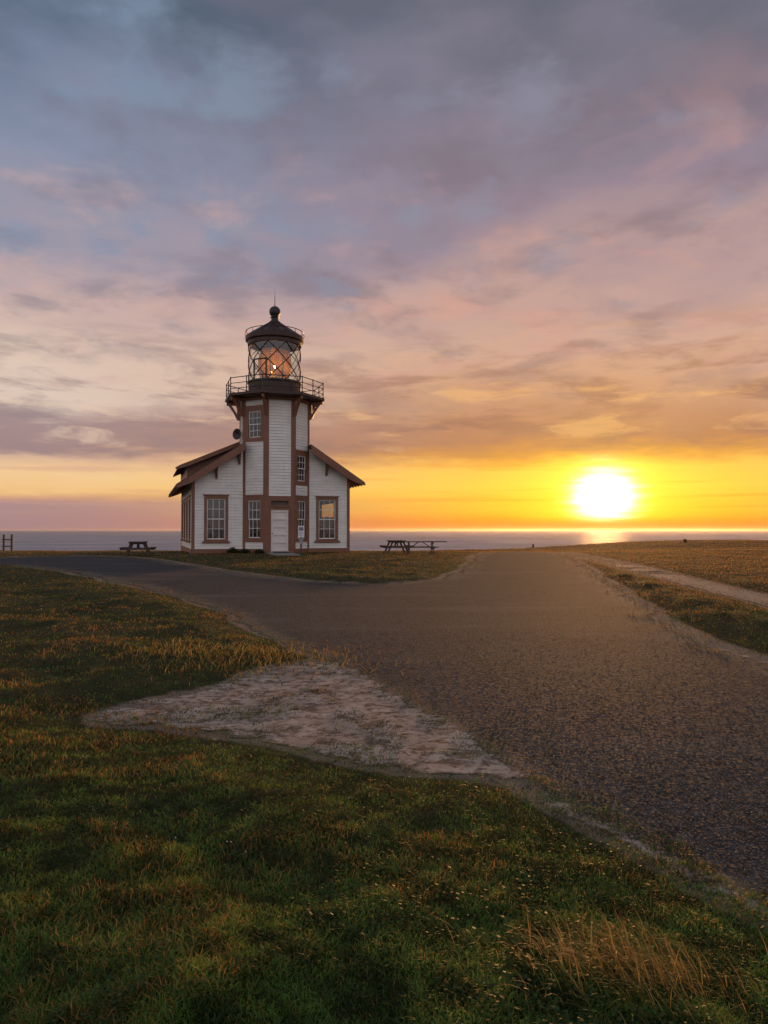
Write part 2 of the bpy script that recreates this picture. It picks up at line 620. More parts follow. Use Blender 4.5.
def edge_y(x):
    return 63 + 22 * sst(4, 34, x) - 26 * sst(-40, -90, x) + 2.5 * (fbm(x * 0.12 + 40, x * 0 + 3) - 0.5)


def h_base(x, y):
    x = np.asarray(x, float)
    y = np.asarray(y, float)
    z = 0.07 * sst(12, 36, y) - 0.36 * sst(44, 62, y)
    z = z + 0.15 * np.exp(-((x + 7) / 9) ** 2 - ((y - 46) / 9) ** 2)
    z = z + 0.62 * sst(30, 80, y) * np.exp(-((x - 38) / 20) ** 2)
    return z


GRAVEL = [(-23.5, 33.2), (-20.5, 36.0), (-19.26, 40.25), (-15.46, 40.4), (-11.9, 37.2), (-9.26, 32.77), (-4.45, 24.59), (-1.52, 20.84), (0.16, 20.29), (1.68, 22.24), (2.9, 27.5), (4.21, 36.2), (5.6, 44.12), (8.4, 56.0), (11.6, 57.5), (10.6, 45.36), (8.25, 29.64), (5.98, 18.35), (4.78, 13.06), (4.31, 10.09), (4.17, 8.04), (4.3, 6.0), (4.4, 3.36), (4.6, 0.5), (5.0, -6.0), (2.6, -6.0), (2.3, 0.4), (2.03, 1.9), (1.76, 2.45), (1.51, 2.91), (1.35, 3.17), (1.22, 3.52), (1.08, 3.89), (0.93, 4.27), (0.81, 4.59), (0.71, 4.93), (0.44, 5.84), (0.05, 6.73), (-0.48, 8.04), (-0.97, 9.1), (-2.12, 11.68), (-4.03, 15.38), (-7.37, 20.65), (-11.49, 26.25), (-15.35, 30.37), (-19.28, 32.13)]
SAND = [(-2.51, 5.84), (-2.3, 6.45), (-1.9, 6.89), (-1.42, 7.82), (-1.0, 8.81), (-0.45, 8.54), (0.15, 6.85), (0.53, 5.97), (0.79, 5.05), (0.93, 4.57), (1.12, 4.04), (1.28, 3.56), (1.42, 3.22), (1.60, 2.96), (1.5, 2.81), (1.31, 3.07), (1.15, 3.47), (1.02, 3.85), (0.9, 4.16), (0.7, 4.46), (0.28, 4.55), (-0.09, 4.66), (-0.57, 5.0), (-1.04, 5.34), (-1.6, 5.55), (-2.11, 5.5)]
VERGE = [(6.62, 22.67), (6.15, 18.65), (5.01, 13.53), (4.5, 10.37), (4.61, 8.88), (4.66, 7.4), (4.8, 6.0), (5.0, 3.5), (4.75, 3.5), (4.45, 6.0), (4.15, 7.6), (3.95, 9.25), (4.24, 11.81), (5.14, 16.26)]
PATH = [(11.2, 50.5), (12.4, 51.0), (11.42, 40.62), (10.53, 30.43), (9.5, 22.24), (8.82, 16.99), (8.62, 13.69), (8.7, 9.0), (9.0, 4.0), (9.4, -4.0), (7.5, -4.0), (7.1, 4.0), (6.85, 10.88), (7.47, 14.4), (7.9, 18.5), (8.51, 24.59), (9.74, 34.64)]


def densify(poly, frac=0.035, wob=0.25, smooth=2, seed=0.0):
    P = np.array(poly, float)
    for _ in range(smooth):                          # corner cutting
        Q = np.roll(P, -1, 0)
        P = np.stack([0.75 * P + 0.25 * Q, 0.25 * P + 0.75 * Q], 1).reshape(-1, 2)
    out = []
    for i in range(len(P)):
        a = P[i]
        b = P[(i + 1) % len(P)]
        d = max(np.hypot(*a), 2.0)
        k = max(1, int(np.hypot(*(b - a)) / (d * frac)))
        for j in range(k):
            out.append(a + (b - a) * j / k)
    P = np.array(out)
    d = np.clip(np.hypot(P[:, 0], P[:, 1]), 2, 30)
    nx = (fbm(P[:, 0] * 2.3 + 5 + seed, P[:, 1] * 2.3 + 9, 4) - 0.5) * 2
    ny = (fbm(P[:, 0] * 2.3 + 55 + seed, P[:, 1] * 2.3 + 29, 4) - 0.5) * 2
    amp = wob * np.clip(d / 8.0, 0.6, 2.2)
    P = P + np.stack([nx * amp * 0.8, ny * amp], 1)
    return P


def sdf(poly, x, y):
    """signed distance, negative inside"""
    x = np.asarray(x, float)
    y = np.asarray(y, float)
    best = np.full(x.shape, 1e9)
    ins = np.zeros(x.shape, bool)
    P = poly
    for i in range(len(P)):
        ax, ay = P[i]
        bx, by = P[(i + 1) % len(P)]
        ex, ey = bx - ax, by - ay
        L = ex * ex + ey * ey + 1e-12
        t = np.clip(((x - ax) * ex + (y - ay) * ey) / L, 0, 1)
        best = np.minimum(best, (x - ax - t * ex) ** 2 + (y - ay - t * ey) ** 2)
        c = ((ay > y) != (by > y)) & (x < (bx - ax) * (y - ay) / (by - ay + 1e-12) + ax)
        ins ^= c
    return np.sqrt(best) * np.where(ins, -1, 1)


GP = densify(GRAVEL, 0.03, 0.26, 2)
EDGE = [(0.62, 4.75), (0.95, 4.35), (1.22, 3.75), (1.45, 3.25), (1.68, 2.82), (1.95, 2.3), (2.3, 1.5), (2.5, 0.5), (2.3, 0.5), (2.06, 1.5), (1.76, 2.25), (1.50, 2.76), (1.26, 3.2), (1.02, 3.7), (0.76, 4.3)]
EP = densify(EDGE, 0.03, 0.12, 1, 5.0)
SP = densify(SAND, 0.025, 0.27, 1, 3.0)
VP = densify(VERGE, 0.05, 0.16, 1, 7.0)
PP = densify(PATH, 0.05, 0.05, 1, 11.0)
GPc, SPc, VPc, PPc, EPc = GP[::2], SP[::2], VP[::2], PP[::2], EP[::2]


def bare(x, y):
    """distance to the nearest bare surface; negative on it"""
    return np.minimum(np.minimum(sdf(GPc, x, y), sdf(SPc, x, y)), np.minimum(np.minimum(sdf(VPc, x, y), sdf(PPc, x, y)), sdf(EPc, x, y)))


def micro(x, y):
    return (0.17 * np.clip(fbm(x * 0.8, y * 0.8, 3) - 0.35, 0, 1) + 0.085 * fbm(x * 2.2 + 9, y * 2.2, 3) + 0.03 * fbm(x * 6.5 + 3, y * 6.5, 2)) * (1 - 0.6 * sst(14, 34, np.hypot(x, y)))


def house_mask(x, y):
    return sst(7.0, 10.5, np.hypot((x + 8) / 1.0, (y - 48.5) / 1.1))


def h_turf(x, y, s=None):
    if s is None:
        s = bare(x, y)
    d = np.hypot(x, y)
    return h_base(x, y) + micro(x, y) * sst(0.0, 0.9, s) * house_mask(x, y) - 0.003 - (0.003 + 0.0010 * d) * sst(0.0, -0.12 - 0.012 * d, s)


# ------------------------------------------------------------------ object helpers
def link(o):
    COL.objects.link(o)
    return o


def tag(o, label=None, cat=None, group=None, kind=None):
    for k, v in (('label', label), ('category', cat), ('group', group), ('kind', kind)):
        if v:
            o[k] = v
    return o


def empty(name, loc, rz=0.0):
    o = link(bpy.data.objects.new(name, None))
    o.location = loc
    o.rotation_euler = (0, 0, rz)
    o.empty_display_size = 0.3
    return o


def copy_tree(o, parent=None):
    c = o.copy()
    COL.objects.link(c)
    if parent is not None:
        c.parent = parent
    for ch in list(o.children):
        copy_tree(ch, c)
    return c


class MB:
    """collects verts and faces; build() links them as one mesh object"""

    def __init__(s, zoff=0.0):
        s.v = []
        s.f = []
        s.lap = []
        s.zo = zoff

    def add(s, vs_, fs):
        b = len(s.v)
        s.v += [tuple(p) for p in vs_]
        s.f += [tuple(b + i for i in f) for f in fs]
        return s

    def hexa(s, p):       # 8 points: bottom loop, top loop
        return s.add(p, [(3, 2, 1, 0), (4, 5, 6, 7), (0, 1, 5, 4), (1, 2, 6, 5), (2, 3, 7, 6), (3, 0, 4, 7)])

    def box(s, x0, x1, y0, y1, z0, z1):
        return s.hexa([(x0, y0, z0), (x1, y0, z0), (x1, y1, z0), (x0, y1, z0), (x0, y0, z1), (x1, y0, z1), (x1, y1, z1), (x0, y1, z1)])

    def bar(s, a, b, w, h, up=(0, 0, 1)):
        a = Vector(a)
        b = Vector(b)
        d = (b - a).normalized()
        up = Vector(up)
        r = d.cross(up)
        if r.length < 1e-4:
            r = d.cross(Vector((0, 1, 0)))
        r.normalize()
        u = r.cross(d).normalized()
        q = lambda c: [c - r * w / 2 - u * h / 2, c + r * w / 2 - u * h / 2, c + r * w / 2 + u * h / 2, c - r * w / 2 + u * h / 2]
        return s.hexa(q(a) + q(b))

    def tube(s, pts, rad, n=8, cap=True):
        pts = [Vector(p) for p in pts]
        rads = rad if isinstance(rad, (list, tuple)) else [rad] * len(pts)
        b = len(s.v)
        for i, p in enumerate(pts):
            d = (pts[min(i + 1, len(pts) - 1)] - pts[max(i - 1, 0)]).normalized()
            r = d.cross(Vector((0.13, 0.21, 0.97)))
            if r.length < 0.05:
                r = d.cross(Vector((1, 0, 0)))
            r.normalize()
            u = r.cross(d)
            for k in range(n):
                t = 2 * PI * k / n
                s.v.append(tuple(p + (r * math.cos(t) + u * math.sin(t)) * rads[i]))
        for i in range(len(pts) - 1):
            for k in range(n):
                s.f.append((b + i * n + k, b + i * n + (k + 1) % n, b + (i + 1) * n + (k + 1) % n, b + (i + 1) * n + k))
        if cap:
            s.f.append(tuple(b + k for k in range(n))[::-1])
            s.f.append(tuple(b + (len(pts) - 1) * n + k for k in range(n)))
        return s

    def lathe(s, prof, n=40, c=(0, 0), rot=0.0, close=False):
        b = len(s.v)
        for (r, z) in prof:
            for k in range(n):
                t = 2 * PI * k / n + rot
                s.v.append((c[0] + r * math.cos(t), c[1] + r * math.sin(t), z))
        m = len(prof)
        for i in range(m if close else m - 1):
            j = (i + 1) % m
            for k in range(n):
                s.f.append((b + i * n + k, b + i * n + (k + 1) % n, b + j * n + (k + 1) % n, b + j * n + k))
        return s

    def prism(s, poly, a, b):
        """poly: list of 3D points, extruded by the vector b-a"""
        d = Vector(b) - Vector(a)
        n = len(poly)
        bot = [Vector(p) for p in poly]
        top = [p + d for p in bot]
        fs = [tuple(range(n))[::-1], tuple(range(n, 2 * n))] + [(i, (i + 1) % n, n + (i + 1) % n, n + i) for i in range(n)]
        return s.add(bot + top, fs)

    def build(s, name, mat, parent=None, smooth=False, bevel=0.0):
        me = bpy.data.meshes.new(name)
        me.from_pydata([(x, y, z - s.zo) for x, y, z in s.v], [], s.f)
        bm = bmesh.new()
        bm.from_mesh(me)
        bmesh.ops.recalc_face_normals(bm, faces=bm.faces)
        bm.to_mesh(me)
        bm.free()
        if smooth:
            for p in me.polygons:
                p.use_smooth = True
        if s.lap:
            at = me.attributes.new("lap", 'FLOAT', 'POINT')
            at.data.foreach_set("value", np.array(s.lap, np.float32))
        me.materials.append(mat)
        me.update()
        o = link(bpy.data.objects.new(name, me))
        if parent is not None:
            o.parent = parent
        if bevel:
            md = o.modifiers.new("bevel", 'BEVEL')
            md.width = bevel
            md.segments = 2
            md.limit_method = 'ANGLE'
        return o


def np_mesh(name, V, F3, mat, tint=None, F4=None, extra=None):
    """big mesh from numpy arrays"""
    me = bpy.data.meshes.new(name)
    me.vertices.add(len(V))
    me.vertices.foreach_set("co", V.astype(np.float32).ravel())
    loops = []
    starts = []
    tot = []
    k = 0
    for F, m in ((F3, 3), (F4, 4)):
        if F is None or len(F) == 0:
            continue
        loops.append(F.astype(np.int32).ravel())
        starts.append(np.arange(len(F), dtype=np.int32) * m + k)
        tot.append(np.full(len(F), m, np.int32))
        k += F.size
    loops = np.concatenate(loops)
    starts = np.concatenate(starts)
    tot = np.concatenate(tot)
    me.loops.add(len(loops))
    me.loops.foreach_set("vertex_index", loops)
    me.polygons.add(len(starts))
    me.polygons.foreach_set("loop_start", starts)
    me.polygons.foreach_set("loop_total", tot)
    me.update(calc_edges=True)
    if tint is not None:
        a = me.attributes.new("tint", 'FLOAT_COLOR', 'POINT')
        a.data.foreach_set("color", np.concatenate([tint, np.ones((len(tint), 1))], 1).astype(np.float32).ravel())
    if extra is not None:
        a = me.attributes.new(extra[0], 'FLOAT', 'POINT')
        a.data.foreach_set("value", extra[1].astype(np.float32))
    me.materials.append(mat)
    me.validate()
    return link(bpy.data.objects.new(name, me))


# ------------------------------------------------------------------ setting: ground, surfaces, sea
def build_ground():
    rad = np.concatenate([[0.02], np.geomspace(0.4, 130, 250), [150, 190, 260, 380, 560]])
    na = 720
    # finer angular steps in front of the viewer
    t = np.linspace(-PI, PI, na, endpoint=False)
    az = t - 0.75 * np.sin(t)
    A, Q = np.meshgrid(az, rad)
    X = Q * np.sin(A)
    Y = Q * np.cos(A)
    x = X.ravel()
    y = Y.ravel()
    z = h_turf(x, y)
    far = sst(18, 60, np.hypot(x, y))
    z = z + far * 0.13 * (fbm(x * 0.35 + 3, y * 0.35, 4) - 0.5) * house_mask(x, y) * sst(0.2, 2.5, bare(x, y))
    ey = edge_y(x)
    t = sst(0, 9, y - ey)
    z = z * (1 - t) + (SEA_Z - 4) * t
    nr = len(rad)
    i, k = np.meshgrid(np.arange(nr - 1), np.arange(na), indexing='ij')
    a = i * na + k
    b = i * na + (k + 1) % na
    F = np.stack([a, b, b + na, a + na], -1).reshape(-1, 4)[:, ::-1]
    sb = bare(x, y)
    o = np_mesh("ground", np.stack([x, y, z], 1), None, M['ground'], None, F, ("worn", 1.0 - sst(-0.05, 0.04 + 0.012 * np.hypot(x, y), sb)))
    for p in o.data.polygons:
        p.use_smooth = True
    tag(o, "grassy coastal headland ground running out to the bluff edge above the sea", "ground", kind='structure')


def sheet(name, poly, mat, lift, label, cat, fade=0.05):
    lo = poly.min(0)
    hi = poly.max(0)
    # interior points on a polar lattice
    rad = np.geomspace(0.5, 90, 150)
    az = np.linspace(-PI, PI, 300, endpoint=False)
    A, Q = np.meshgrid(az - 0.75 * np.sin(az), rad)
    x = (Q * np.sin(A)).ravel()
    y = (Q * np.cos(A)).ravel()
    ok = (x > lo[0]) & (x < hi[0]) & (y > lo[1]) & (y < hi[1])
    x, y = x[ok], y[ok]
    s = sdf(poly, x, y)
    ok = s < -0.02 * np.hypot(x, y)
    x, y = x[ok], y[ok]
    pts = [Vector(p) for p in poly] + [Vector((a, b)) for a, b in zip(x, y)]
    vv, ee, ff, *_ = delaunay_2d_cdt(pts, [], [list(range(len(poly)))], 1, 1e-5)
    V = np.array([(p[0], p[1]) for p in vv])
    z = h_base(V[:, 0], V[:, 1]) + lift
    t = sst(0, 9, V[:, 1] - edge_y(V[:, 0]))
    z = z * (1 - t) + (SEA_Z - 4) * t
    e = np.clip(-sdf(poly, V[:, 0], V[:, 1]) / np.clip(fade * np.hypot(V[:, 0], V[:, 1]), 5 * fade, 1.2), 0, 1)
    F = np.array([f for f in ff if len(f) == 3])
    o = np_mesh(name, np.column_stack([V, z]), F, mat, None, None, ("edge", e))
    bm = bmesh.new()
    bm.from_mesh(o.data)
    for f in bm.faces:
        f.smooth = True
        if f.normal.z < 0:
            f.normal_flip()
    bm.to_mesh(o.data)
    bm.free()
    return tag(o, label, cat, kind='structure')


build_ground()
sheet("gravel_lot", GP, M['gravel'], 0.0, "wide dark grey gravel lot sweeping from the foreground to the lighthouse", "gravel")
sheet("sandy_patch", SP, M['sand'], 0.004, "pale bare sandy patch between the lawn and the gravel", "sand", 0.022)
sheet("dirt_edge", EP, M['sand'], 0.006, "thin pale dirt edge where the near lawn meets the gravel", "dirt", 0.012)
sheet("sandy_verge", VP, M['sand'], 0.004, "pale sandy strip along the right edge of the gravel lot", "sand")
sheet("footpath", PP, M['path'], 0.004, "pale footpath leading towards the bluff on the right", "path", 0.03)

# threshold walk in front of the lighthouse door
mb = MB()
wk = [(-6.62, 41.55), (-5.25, 41.98), (-4.25, 38.9), (-5.55, 38.5)]
hz = [float(h_base(*p)) for p in wk]
mb.hexa([(*p, h - 0.1) for p, h in zip(wk, hz)] + [(*p, h + 0.03) for p, h in zip(wk, hz)])
tag(mb.build("walkway", M['concrete']), "short concrete walk at the lighthouse door", "path", kind='structure')

mb = MB()
S = 15400
ys = [50, 400, 3000, S]
mb.v = [(x, y, SEA_Z) for y in ys for x in (-S, S)]
mb.f = [(0, 1, 3, 2), (2, 3, 5, 4), (4, 5, 7, 6)]
tag(mb.build("sea", M['sea']), "grey lilac ocean beyond the bluff", "sea", kind='structure')

# ------------------------------------------------------------------ lighthouse
TX, TY, TH = -6.54, 44.0, R(18.0)
ZB = float(h_base(TX, TY)) - 0.02
LH = empty("lighthouse", (TX, TY, ZB), TH)
tag(LH, "white clapboard lighthouse with brown trim, octagonal tower and glazed lantern", "lighthouse")
TR = 2.08
TA = TR * math.cos(PI / 8)
HW = TR * math.sin(PI / 8)
U0, U1 = -4.78, 4.40        # side walls
VF, VR = -0.80, 11.2        # front and rear wall
G0 = ZB - 0.35              # below grade


def roof_z(u):
    return 7.80 - 0.66 * abs(u)


class Frame:
    """a wall plane: s along the wall, z up, d outward"""

    def __init__(s, o, r):
        s.o = Vector((o[0], o[1], 0))
        s.r = Vector((r[0], r[1], 0)).normalized()
        s.n = Vector((s.r.y, -s.r.x, 0))

    def p(s, a, z, d):
        v = s.o + s.r * a + s.n * d
        return (v.x, v.y, z)

    def box(s, mb, a0, a1, z0, z1, d0, d1):
        mb.hexa([s.p(a0, z0, d0), s.p(a1, z0, d0), s.p(a1, z0, d1), s.p(a0, z0, d1), s.p(a0, z1, d0), s.p(a1, z1, d0), s.p(a1, z1, d1), s.p(a0, z1, d1)])


def siding(mb, F, lo, hi, z0, z1, holes=(), step=0.17, proud=0.03):
    """lapped boards; lo and hi give the wall's ends at a height"""
    z = z0
    cuts = sorted({h[2] for h in holes} | {h[3] for h in holes})
    while z < z1 - 1e-4:
        zt = min(z + step, z1)
        for c in cuts:
            if z + 0.02 < c < zt - 0.0:
                zt = c
        zm = (z + zt) / 2
        a0, a1, b0, b1 = lo(z), hi(z), lo(zt), hi(zt)
        if a1 - a0 > 0.02:
            segs = [(a0, a1, b0, b1)]
            for (h0, h1, y0, y1) in holes:
                if y0 < zm < y1:
                    ns = []
                    for (p0, p1, q0, q1) in segs:
                        if h1 <= p0 or h0 >= p1:
                            ns.append((p0, p1, q0, q1))
                            continue
                        if h0 > p0:
                            ns.append((p0, h0, q0, h0))
                        if h1 < p1:
                            ns.append((h1, p1, h1, q1))
                    segs = ns
            for (p0, p1, q0, q1) in segs:
                b1_, b0_ = max(q1, q0), q0
                mb.add([F.p(p0, z, 0), F.p(p1, z, 0), F.p(p1, z, proud), F.p(p0, z, proud), F.p(b0_, zt, 0.0), F.p(b1_, zt, 0.0)],
                       [(0, 1, 2, 3), (3, 2, 5, 4), (0, 3, 4), (1, 5, 2)])
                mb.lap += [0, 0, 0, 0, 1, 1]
        z = zt


def window(F, c, z0, z1, w, curtain=0.0, cas=0.15, cols=3, rows=2, sill=True, label=None, proud=0.06, rail=True):
    """casing (the part) with sash, pane, sill and curtain under it"""
    a0, a1 = c - w / 2, c + w / 2
    mb = MB(ZB)
    F.box(mb, a0, a0 + cas, z0, z1, -0.10, proud)
    F.box(mb, a1 - cas, a1, z0, z1, -0.10, proud)
    F.box(mb, a0 + cas, a1 - cas, z1 - cas * 1.15, z1, -0.10, proud)
    F.box(mb, a0 + cas, a1 - cas, z0, z0 + cas * 0.7, -0.10, proud)
    if sill:
        F.box(mb, a0 - 0.05, a1 + 0.05, z1 + 0.001, z1 + 0.06, -0.02, proud + 0.05)
    fr = mb.build("window", M['brown'], LH)
    if label:
        fr['label'] = label
    i0, i1, y0, y1 = a0 + cas, a1 - cas, z0 + cas * 0.7, z1 - cas * 1.15
    ym = (y0 + y1) / 2
    mb = MB(ZB)
    t = 0.055
    for (zz0, zz1, d) in ((y0, ym + 0.03, -0.06), (ym - 0.03, y1, -0.02)):
        F.box(mb, i0, i0 + t, zz0, zz1, d - 0.03, d)
        F.box(mb, i1 - t, i1, zz0, zz1, d - 0.03, d)
        F.box(mb, i0 + t, i1 - t, zz0, zz0 + t, d - 0.03, d)
        F.box(mb, i0 + t, i1 - t, zz1 - t, zz1, d - 0.03, d)
        if rail:
            for k in range(1, cols):
                x = i0 + (i1 - i0) * k / cols
                F.box(mb, x - 0.014, x + 0.014, zz0 + t, zz1 - t, d - 0.028, d - 0.004)
            for k in range(1, rows):
                q = zz0 + (zz1 - zz0) * k / rows
                F.box(mb, i0 + t, i1 - t, q - 0.014, q + 0.014, d - 0.026, d - 0.006)
    mb.build("sash", M['white'], fr)
    mb = MB(ZB)
    mb.add([F.p(i0 + 0.02, y0 + 0.02, -0.078), F.p(i1 - 0.02, y0 + 0.02, -0.078), F.p(i1 - 0.02, ym, -0.078), F.p(i0 + 0.02, ym, -0.078)], [(0, 1, 2, 3)])
    mb.add([F.p(i0 + 0.02, ym, -0.037), F.p(i1 - 0.02, ym, -0.037), F.p(i1 - 0.02, y1 - 0.02, -0.037), F.p(i0 + 0.02, y1 - 0.02, -0.037)], [(0, 1, 2, 3)])
    mb.build("pane", M['pane'], fr)
    if sill:
        mb = MB(ZB)
        F.box(mb, a0 - 0.10, a1 + 0.10, z0 - 0.10, z0 - 0.002, -0.02, proud + 0.09)
        mb.build("sill", M['brown'], fr)
    if curtain:
        mb = MB(ZB)
        nn = 34
        top = y0 + (y1 - y0) * curtain
        for k in range(nn + 1):
            x = i0 + (i1 - i0) * k / nn
            d = -0.15 + 0.025 * math.sin(k * 1.45) + 0.01 * math.sin(k * 3.1)
            mb.v += [F.p(x, y0 - 0.02, d), F.p(x, top, d)]
        mb.f = [(2 * k, 2 * k + 2, 2 * k + 3, 2 * k + 1) for k in range(nn)]
        mb.build("curtain", M['curtain'], fr, smooth=True)
    return fr


FR = Frame((0, VF), (1, 0))
WZ0, WZ1 = 0.86, 3.46
front_holes = [(-3.45 - 0.6, -3.45 + 0.6, WZ0 + 0.06, WZ1 - 0.08), (3.04 - 0.6, 3.04 + 0.6, WZ0 + 0.06, WZ1 - 0.08)]
mb = MB(ZB)
gab = lambda z: (7.62 - z) / 0.66
siding(mb, FR, lambda z: max(U0, -gab(z)), lambda z: min(-1.80, gab(z)) if gab(z) > 1.8 else -9, 0.42, 6.42, front_holes[:1])
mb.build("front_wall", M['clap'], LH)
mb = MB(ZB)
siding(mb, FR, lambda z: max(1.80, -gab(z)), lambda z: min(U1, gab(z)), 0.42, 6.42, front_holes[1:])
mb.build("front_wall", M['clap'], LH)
window(FR, -3.45, WZ0, WZ1, 1.34, 1.0)
window(FR, 3.04, WZ0, WZ1, 1.34, 0.56)

# rear wall
FB = Frame((0, VR), (-1, 0))
mb = MB(ZB)
siding(mb, FB, lambda z: max(-U1, -gab(z)), lambda z: min(-U0, gab(z)), 0.42, 7.6)
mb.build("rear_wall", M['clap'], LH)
# left wall: four windows; right wall: one unseen wide window, added for sunset glow
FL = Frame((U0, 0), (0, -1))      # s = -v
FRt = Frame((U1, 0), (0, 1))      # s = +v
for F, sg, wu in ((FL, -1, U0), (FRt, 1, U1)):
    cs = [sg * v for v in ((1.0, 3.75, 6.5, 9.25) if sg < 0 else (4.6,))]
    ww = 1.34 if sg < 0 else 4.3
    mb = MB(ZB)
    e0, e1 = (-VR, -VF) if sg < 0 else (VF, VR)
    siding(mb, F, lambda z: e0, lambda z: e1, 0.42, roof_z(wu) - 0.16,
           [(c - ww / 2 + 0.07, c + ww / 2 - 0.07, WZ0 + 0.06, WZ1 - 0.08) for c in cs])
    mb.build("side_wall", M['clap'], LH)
    for c in cs:
        window(F, c, WZ0, WZ1, ww, 0.0 if sg > 0 else 0.9, rail=sg < 0)

# skirt and corner boards
mb = MB(ZB)
FR.box(mb, U0 - 0.03, -1.78, G0, 0.42, -0.1, 0.05)
mb.build("base_skirt", M['brown'], LH)
mb = MB(ZB)
FR.box(mb, 1.78, U1 + 0.03, G0, 0.42, -0.1, 0.05)
mb.build("base_skirt", M['brown'], LH)
mb = MB(ZB)
FB.box(mb, -U1 - 0.03, -U0 + 0.03, G0, 0.42, -0.1, 0.05)
mb.build("base_skirt", M['brown'], LH)
mb = MB(ZB)
FL.box(mb, -VR + 0.11, -VF - 0.11, G0, 0.42, -0.1, 0.05)
mb.build("base_skirt", M['brown'], LH)
mb = MB(ZB)
FRt.box(mb, VF + 0.11, VR - 0.11, G0, 0.42, -0.1, 0.05)
mb.build("base_skirt", M['brown'], LH)
for (u, sg) in ((U0, -1), (U1, 1)):
    for (v, sv) in ((VF, -1), (VR, 1)):
        mb = MB(ZB)
        x0, x1 = sorted((u + sg * 0.035, u - sg * 0.14))
        y0, y1 = sorted((v + sv * 0.037, v - sv * 0.14))
        zt = roof_z(u) - 0.15
        mb.box(x0, x1, y0, y1, 0.425, zt)
        mb.build("corner_board", M['brown'], LH)

# main roof
RV0, RV1 = -1.42, VR + 0.6
EL, ER = -5.68, 5.22
mb = MB(ZB)
th = 0.13
top = [(EL, roof_z(EL)), (-3.5, roof_z(3.5)), (0, roof_z(0)), (3.0, roof_z(3.0)), (ER, roof_z(ER))]
sec = top + [(u, z - th) for u, z in reversed(top)]
mb.prism([(u, VF, z) for u, z in sec], (0, VF, 0), (0, RV1, 0))
for sg, e in ((-1, EL), (1, ER)):                       # front overhang, stopping at the tower
    k = abs(e)
    mb.prism([(sg * u, RV0, z) for u, z in ((1.93, roof_z(1.93)), (k, roof_z(k)), (k, roof_z(k) - th), (1.93, roof_z(1.93) - th))], (0, RV0, 0), (0, VF, 0))
roof = mb.build("roof", M['roof'], LH)
# barge boards at both gables, with the ends cut to a beak
for v0 in (RV0 - 0.07, RV1 - 0.0):
    for (e, sg) in ((EL, -1), (ER, 1)):
        mb = MB(ZB)
        k = abs(e)
        q0 = 1.93 if v0 < 0 else 0.0
        pts = [(sg * q0, roof_z(q0) - 0.05), (sg * (k - 0.02), roof_z(k) - 0.05), (sg * (k + 0.03), roof_z(k) - 0.13), (sg * (k - 0.06), roof_z(k) - 0.20),
               (sg * (k - 0.55), roof_z(k - 0.55) - 0.40), (sg * (k - 0.9), roof_z(k - 0.9) - 0.48), (sg * q0, roof_z(q0) - 0.50)]
        mb.prism([(u, v0, z) for u, z in pts], (0, 0, 0), (0, 0.065, 0))
        mb.build("barge_board", M['brown'], roof)
# rafter tails under the two eaves
for (e, w_, sg) in ((EL, U0, -1), (ER, U1, 1)):
    v = RV0 + 0.45
    while v < RV1 - 0.2:
        mb = MB(ZB)
        k = abs(e)
        pts = [(sg * (abs(w_) - 0.1), roof_z(abs(w_) - 0.1) - th - 0.004), (sg * (k - 0.05), roof_z(k - 0.05) - th - 0.004),
               (sg * (k - 0.05), roof_z(k) - th - 0.09), (sg * (k - 0.4), roof_z(k - 0.4) - th - 0.17), (sg * (abs(w_) - 0.1), roof_z(abs(w_) - 0.1) - th - 0.17)]
        mb.prism([(u, v, z) for u, z in pts], (0, 0, 0), (0, 0.09, 0))
        mb.build("rafter_tail", M['brown'], roof)
        v += 0.62
# soffit boards of the front overhang
for sg, k1 in ((-1, 5.6), (1, 5.12)):
    mb = MB(ZB)
    pts = [(sg * 1.93, roof_z(1.93) - th - 0.003), (sg * k1, roof_z(k1) - th - 0.003), (sg * k1, roof_z(k1) - th - 0.03), (sg * 1.93, roof_z(1.93) - th - 0.03)]
    mb.prism([(u, RV0 + 0.0, z) for u, z in pts], (0, 0, 0), (0, 0.40, 0))
    mb.build("soffit", M['brown'], roof)
# gable brackets (knee braces under the overhang)
for u in (-3.45, -2.16, 2.98):
    zt = roof_z(u) - 0.30
    mb = MB(ZB)
    FR.box(mb, u - 0.06, u + 0.06, zt - 0.80, zt, 0.026, 0.13)
    FR.box(mb, u - 0.055, u + 0.055, zt - 0.14, zt - 0.01, 0.13, 0.60)
    mb.bar((u, VF - 0.10, zt - 0.70), (u, VF - 0.54, zt - 0.14), 0.09, 0.09, (1, 0, 0))
    mb.build("bracket", M['brown'], LH)
# shed dormer on the left slope
DV0, DV1 = 2.0, 10.0
zd = lambda u: 6.90 + 0.435 * (u + 1.82)
mb = MB(ZB)
ck = [(-4.92, roof_z(4.92) - 0.02), (-4.92, zd(-4.92) - 0.10), (-0.72, zd(-0.72) - 0.12), (-0.72, roof_z(0.72) - 0.02)]
mb.prism([(u, DV0, z) for u, z in ck], (0, 0, 0), (0, DV1 - DV0, 0))
dorm = mb.build("dormer", M['brown'], LH)
mb = MB(ZB)
ds = [(-5.42, zd(-5.42)), (-0.50, zd(-0.50)), (-0.50, zd(-0.50) - 0.1), (-5.42, zd(-5.42) - 0.1)]
mb.prism([(u, DV0 - 0.5, z) for u, z in ds], (0, 0, 0), (0, DV1 - DV0 + 1.0, 0))
mb.build("dormer_roof", M['roof'], dorm)
mb = MB(ZB)
bs = [(-5.46, zd(-5.46) - 0.03), (-0.7, zd(-0.7) - 0.03), (-0.7, zd(-0.7) - 0.26), (-5.0, zd(-5.0) - 0.26), (-5.3, zd(-5.3) - 0.22), (-5.60, zd(-5.46) - 0.22), (-5.62, zd(-5.46) - 0.10)]
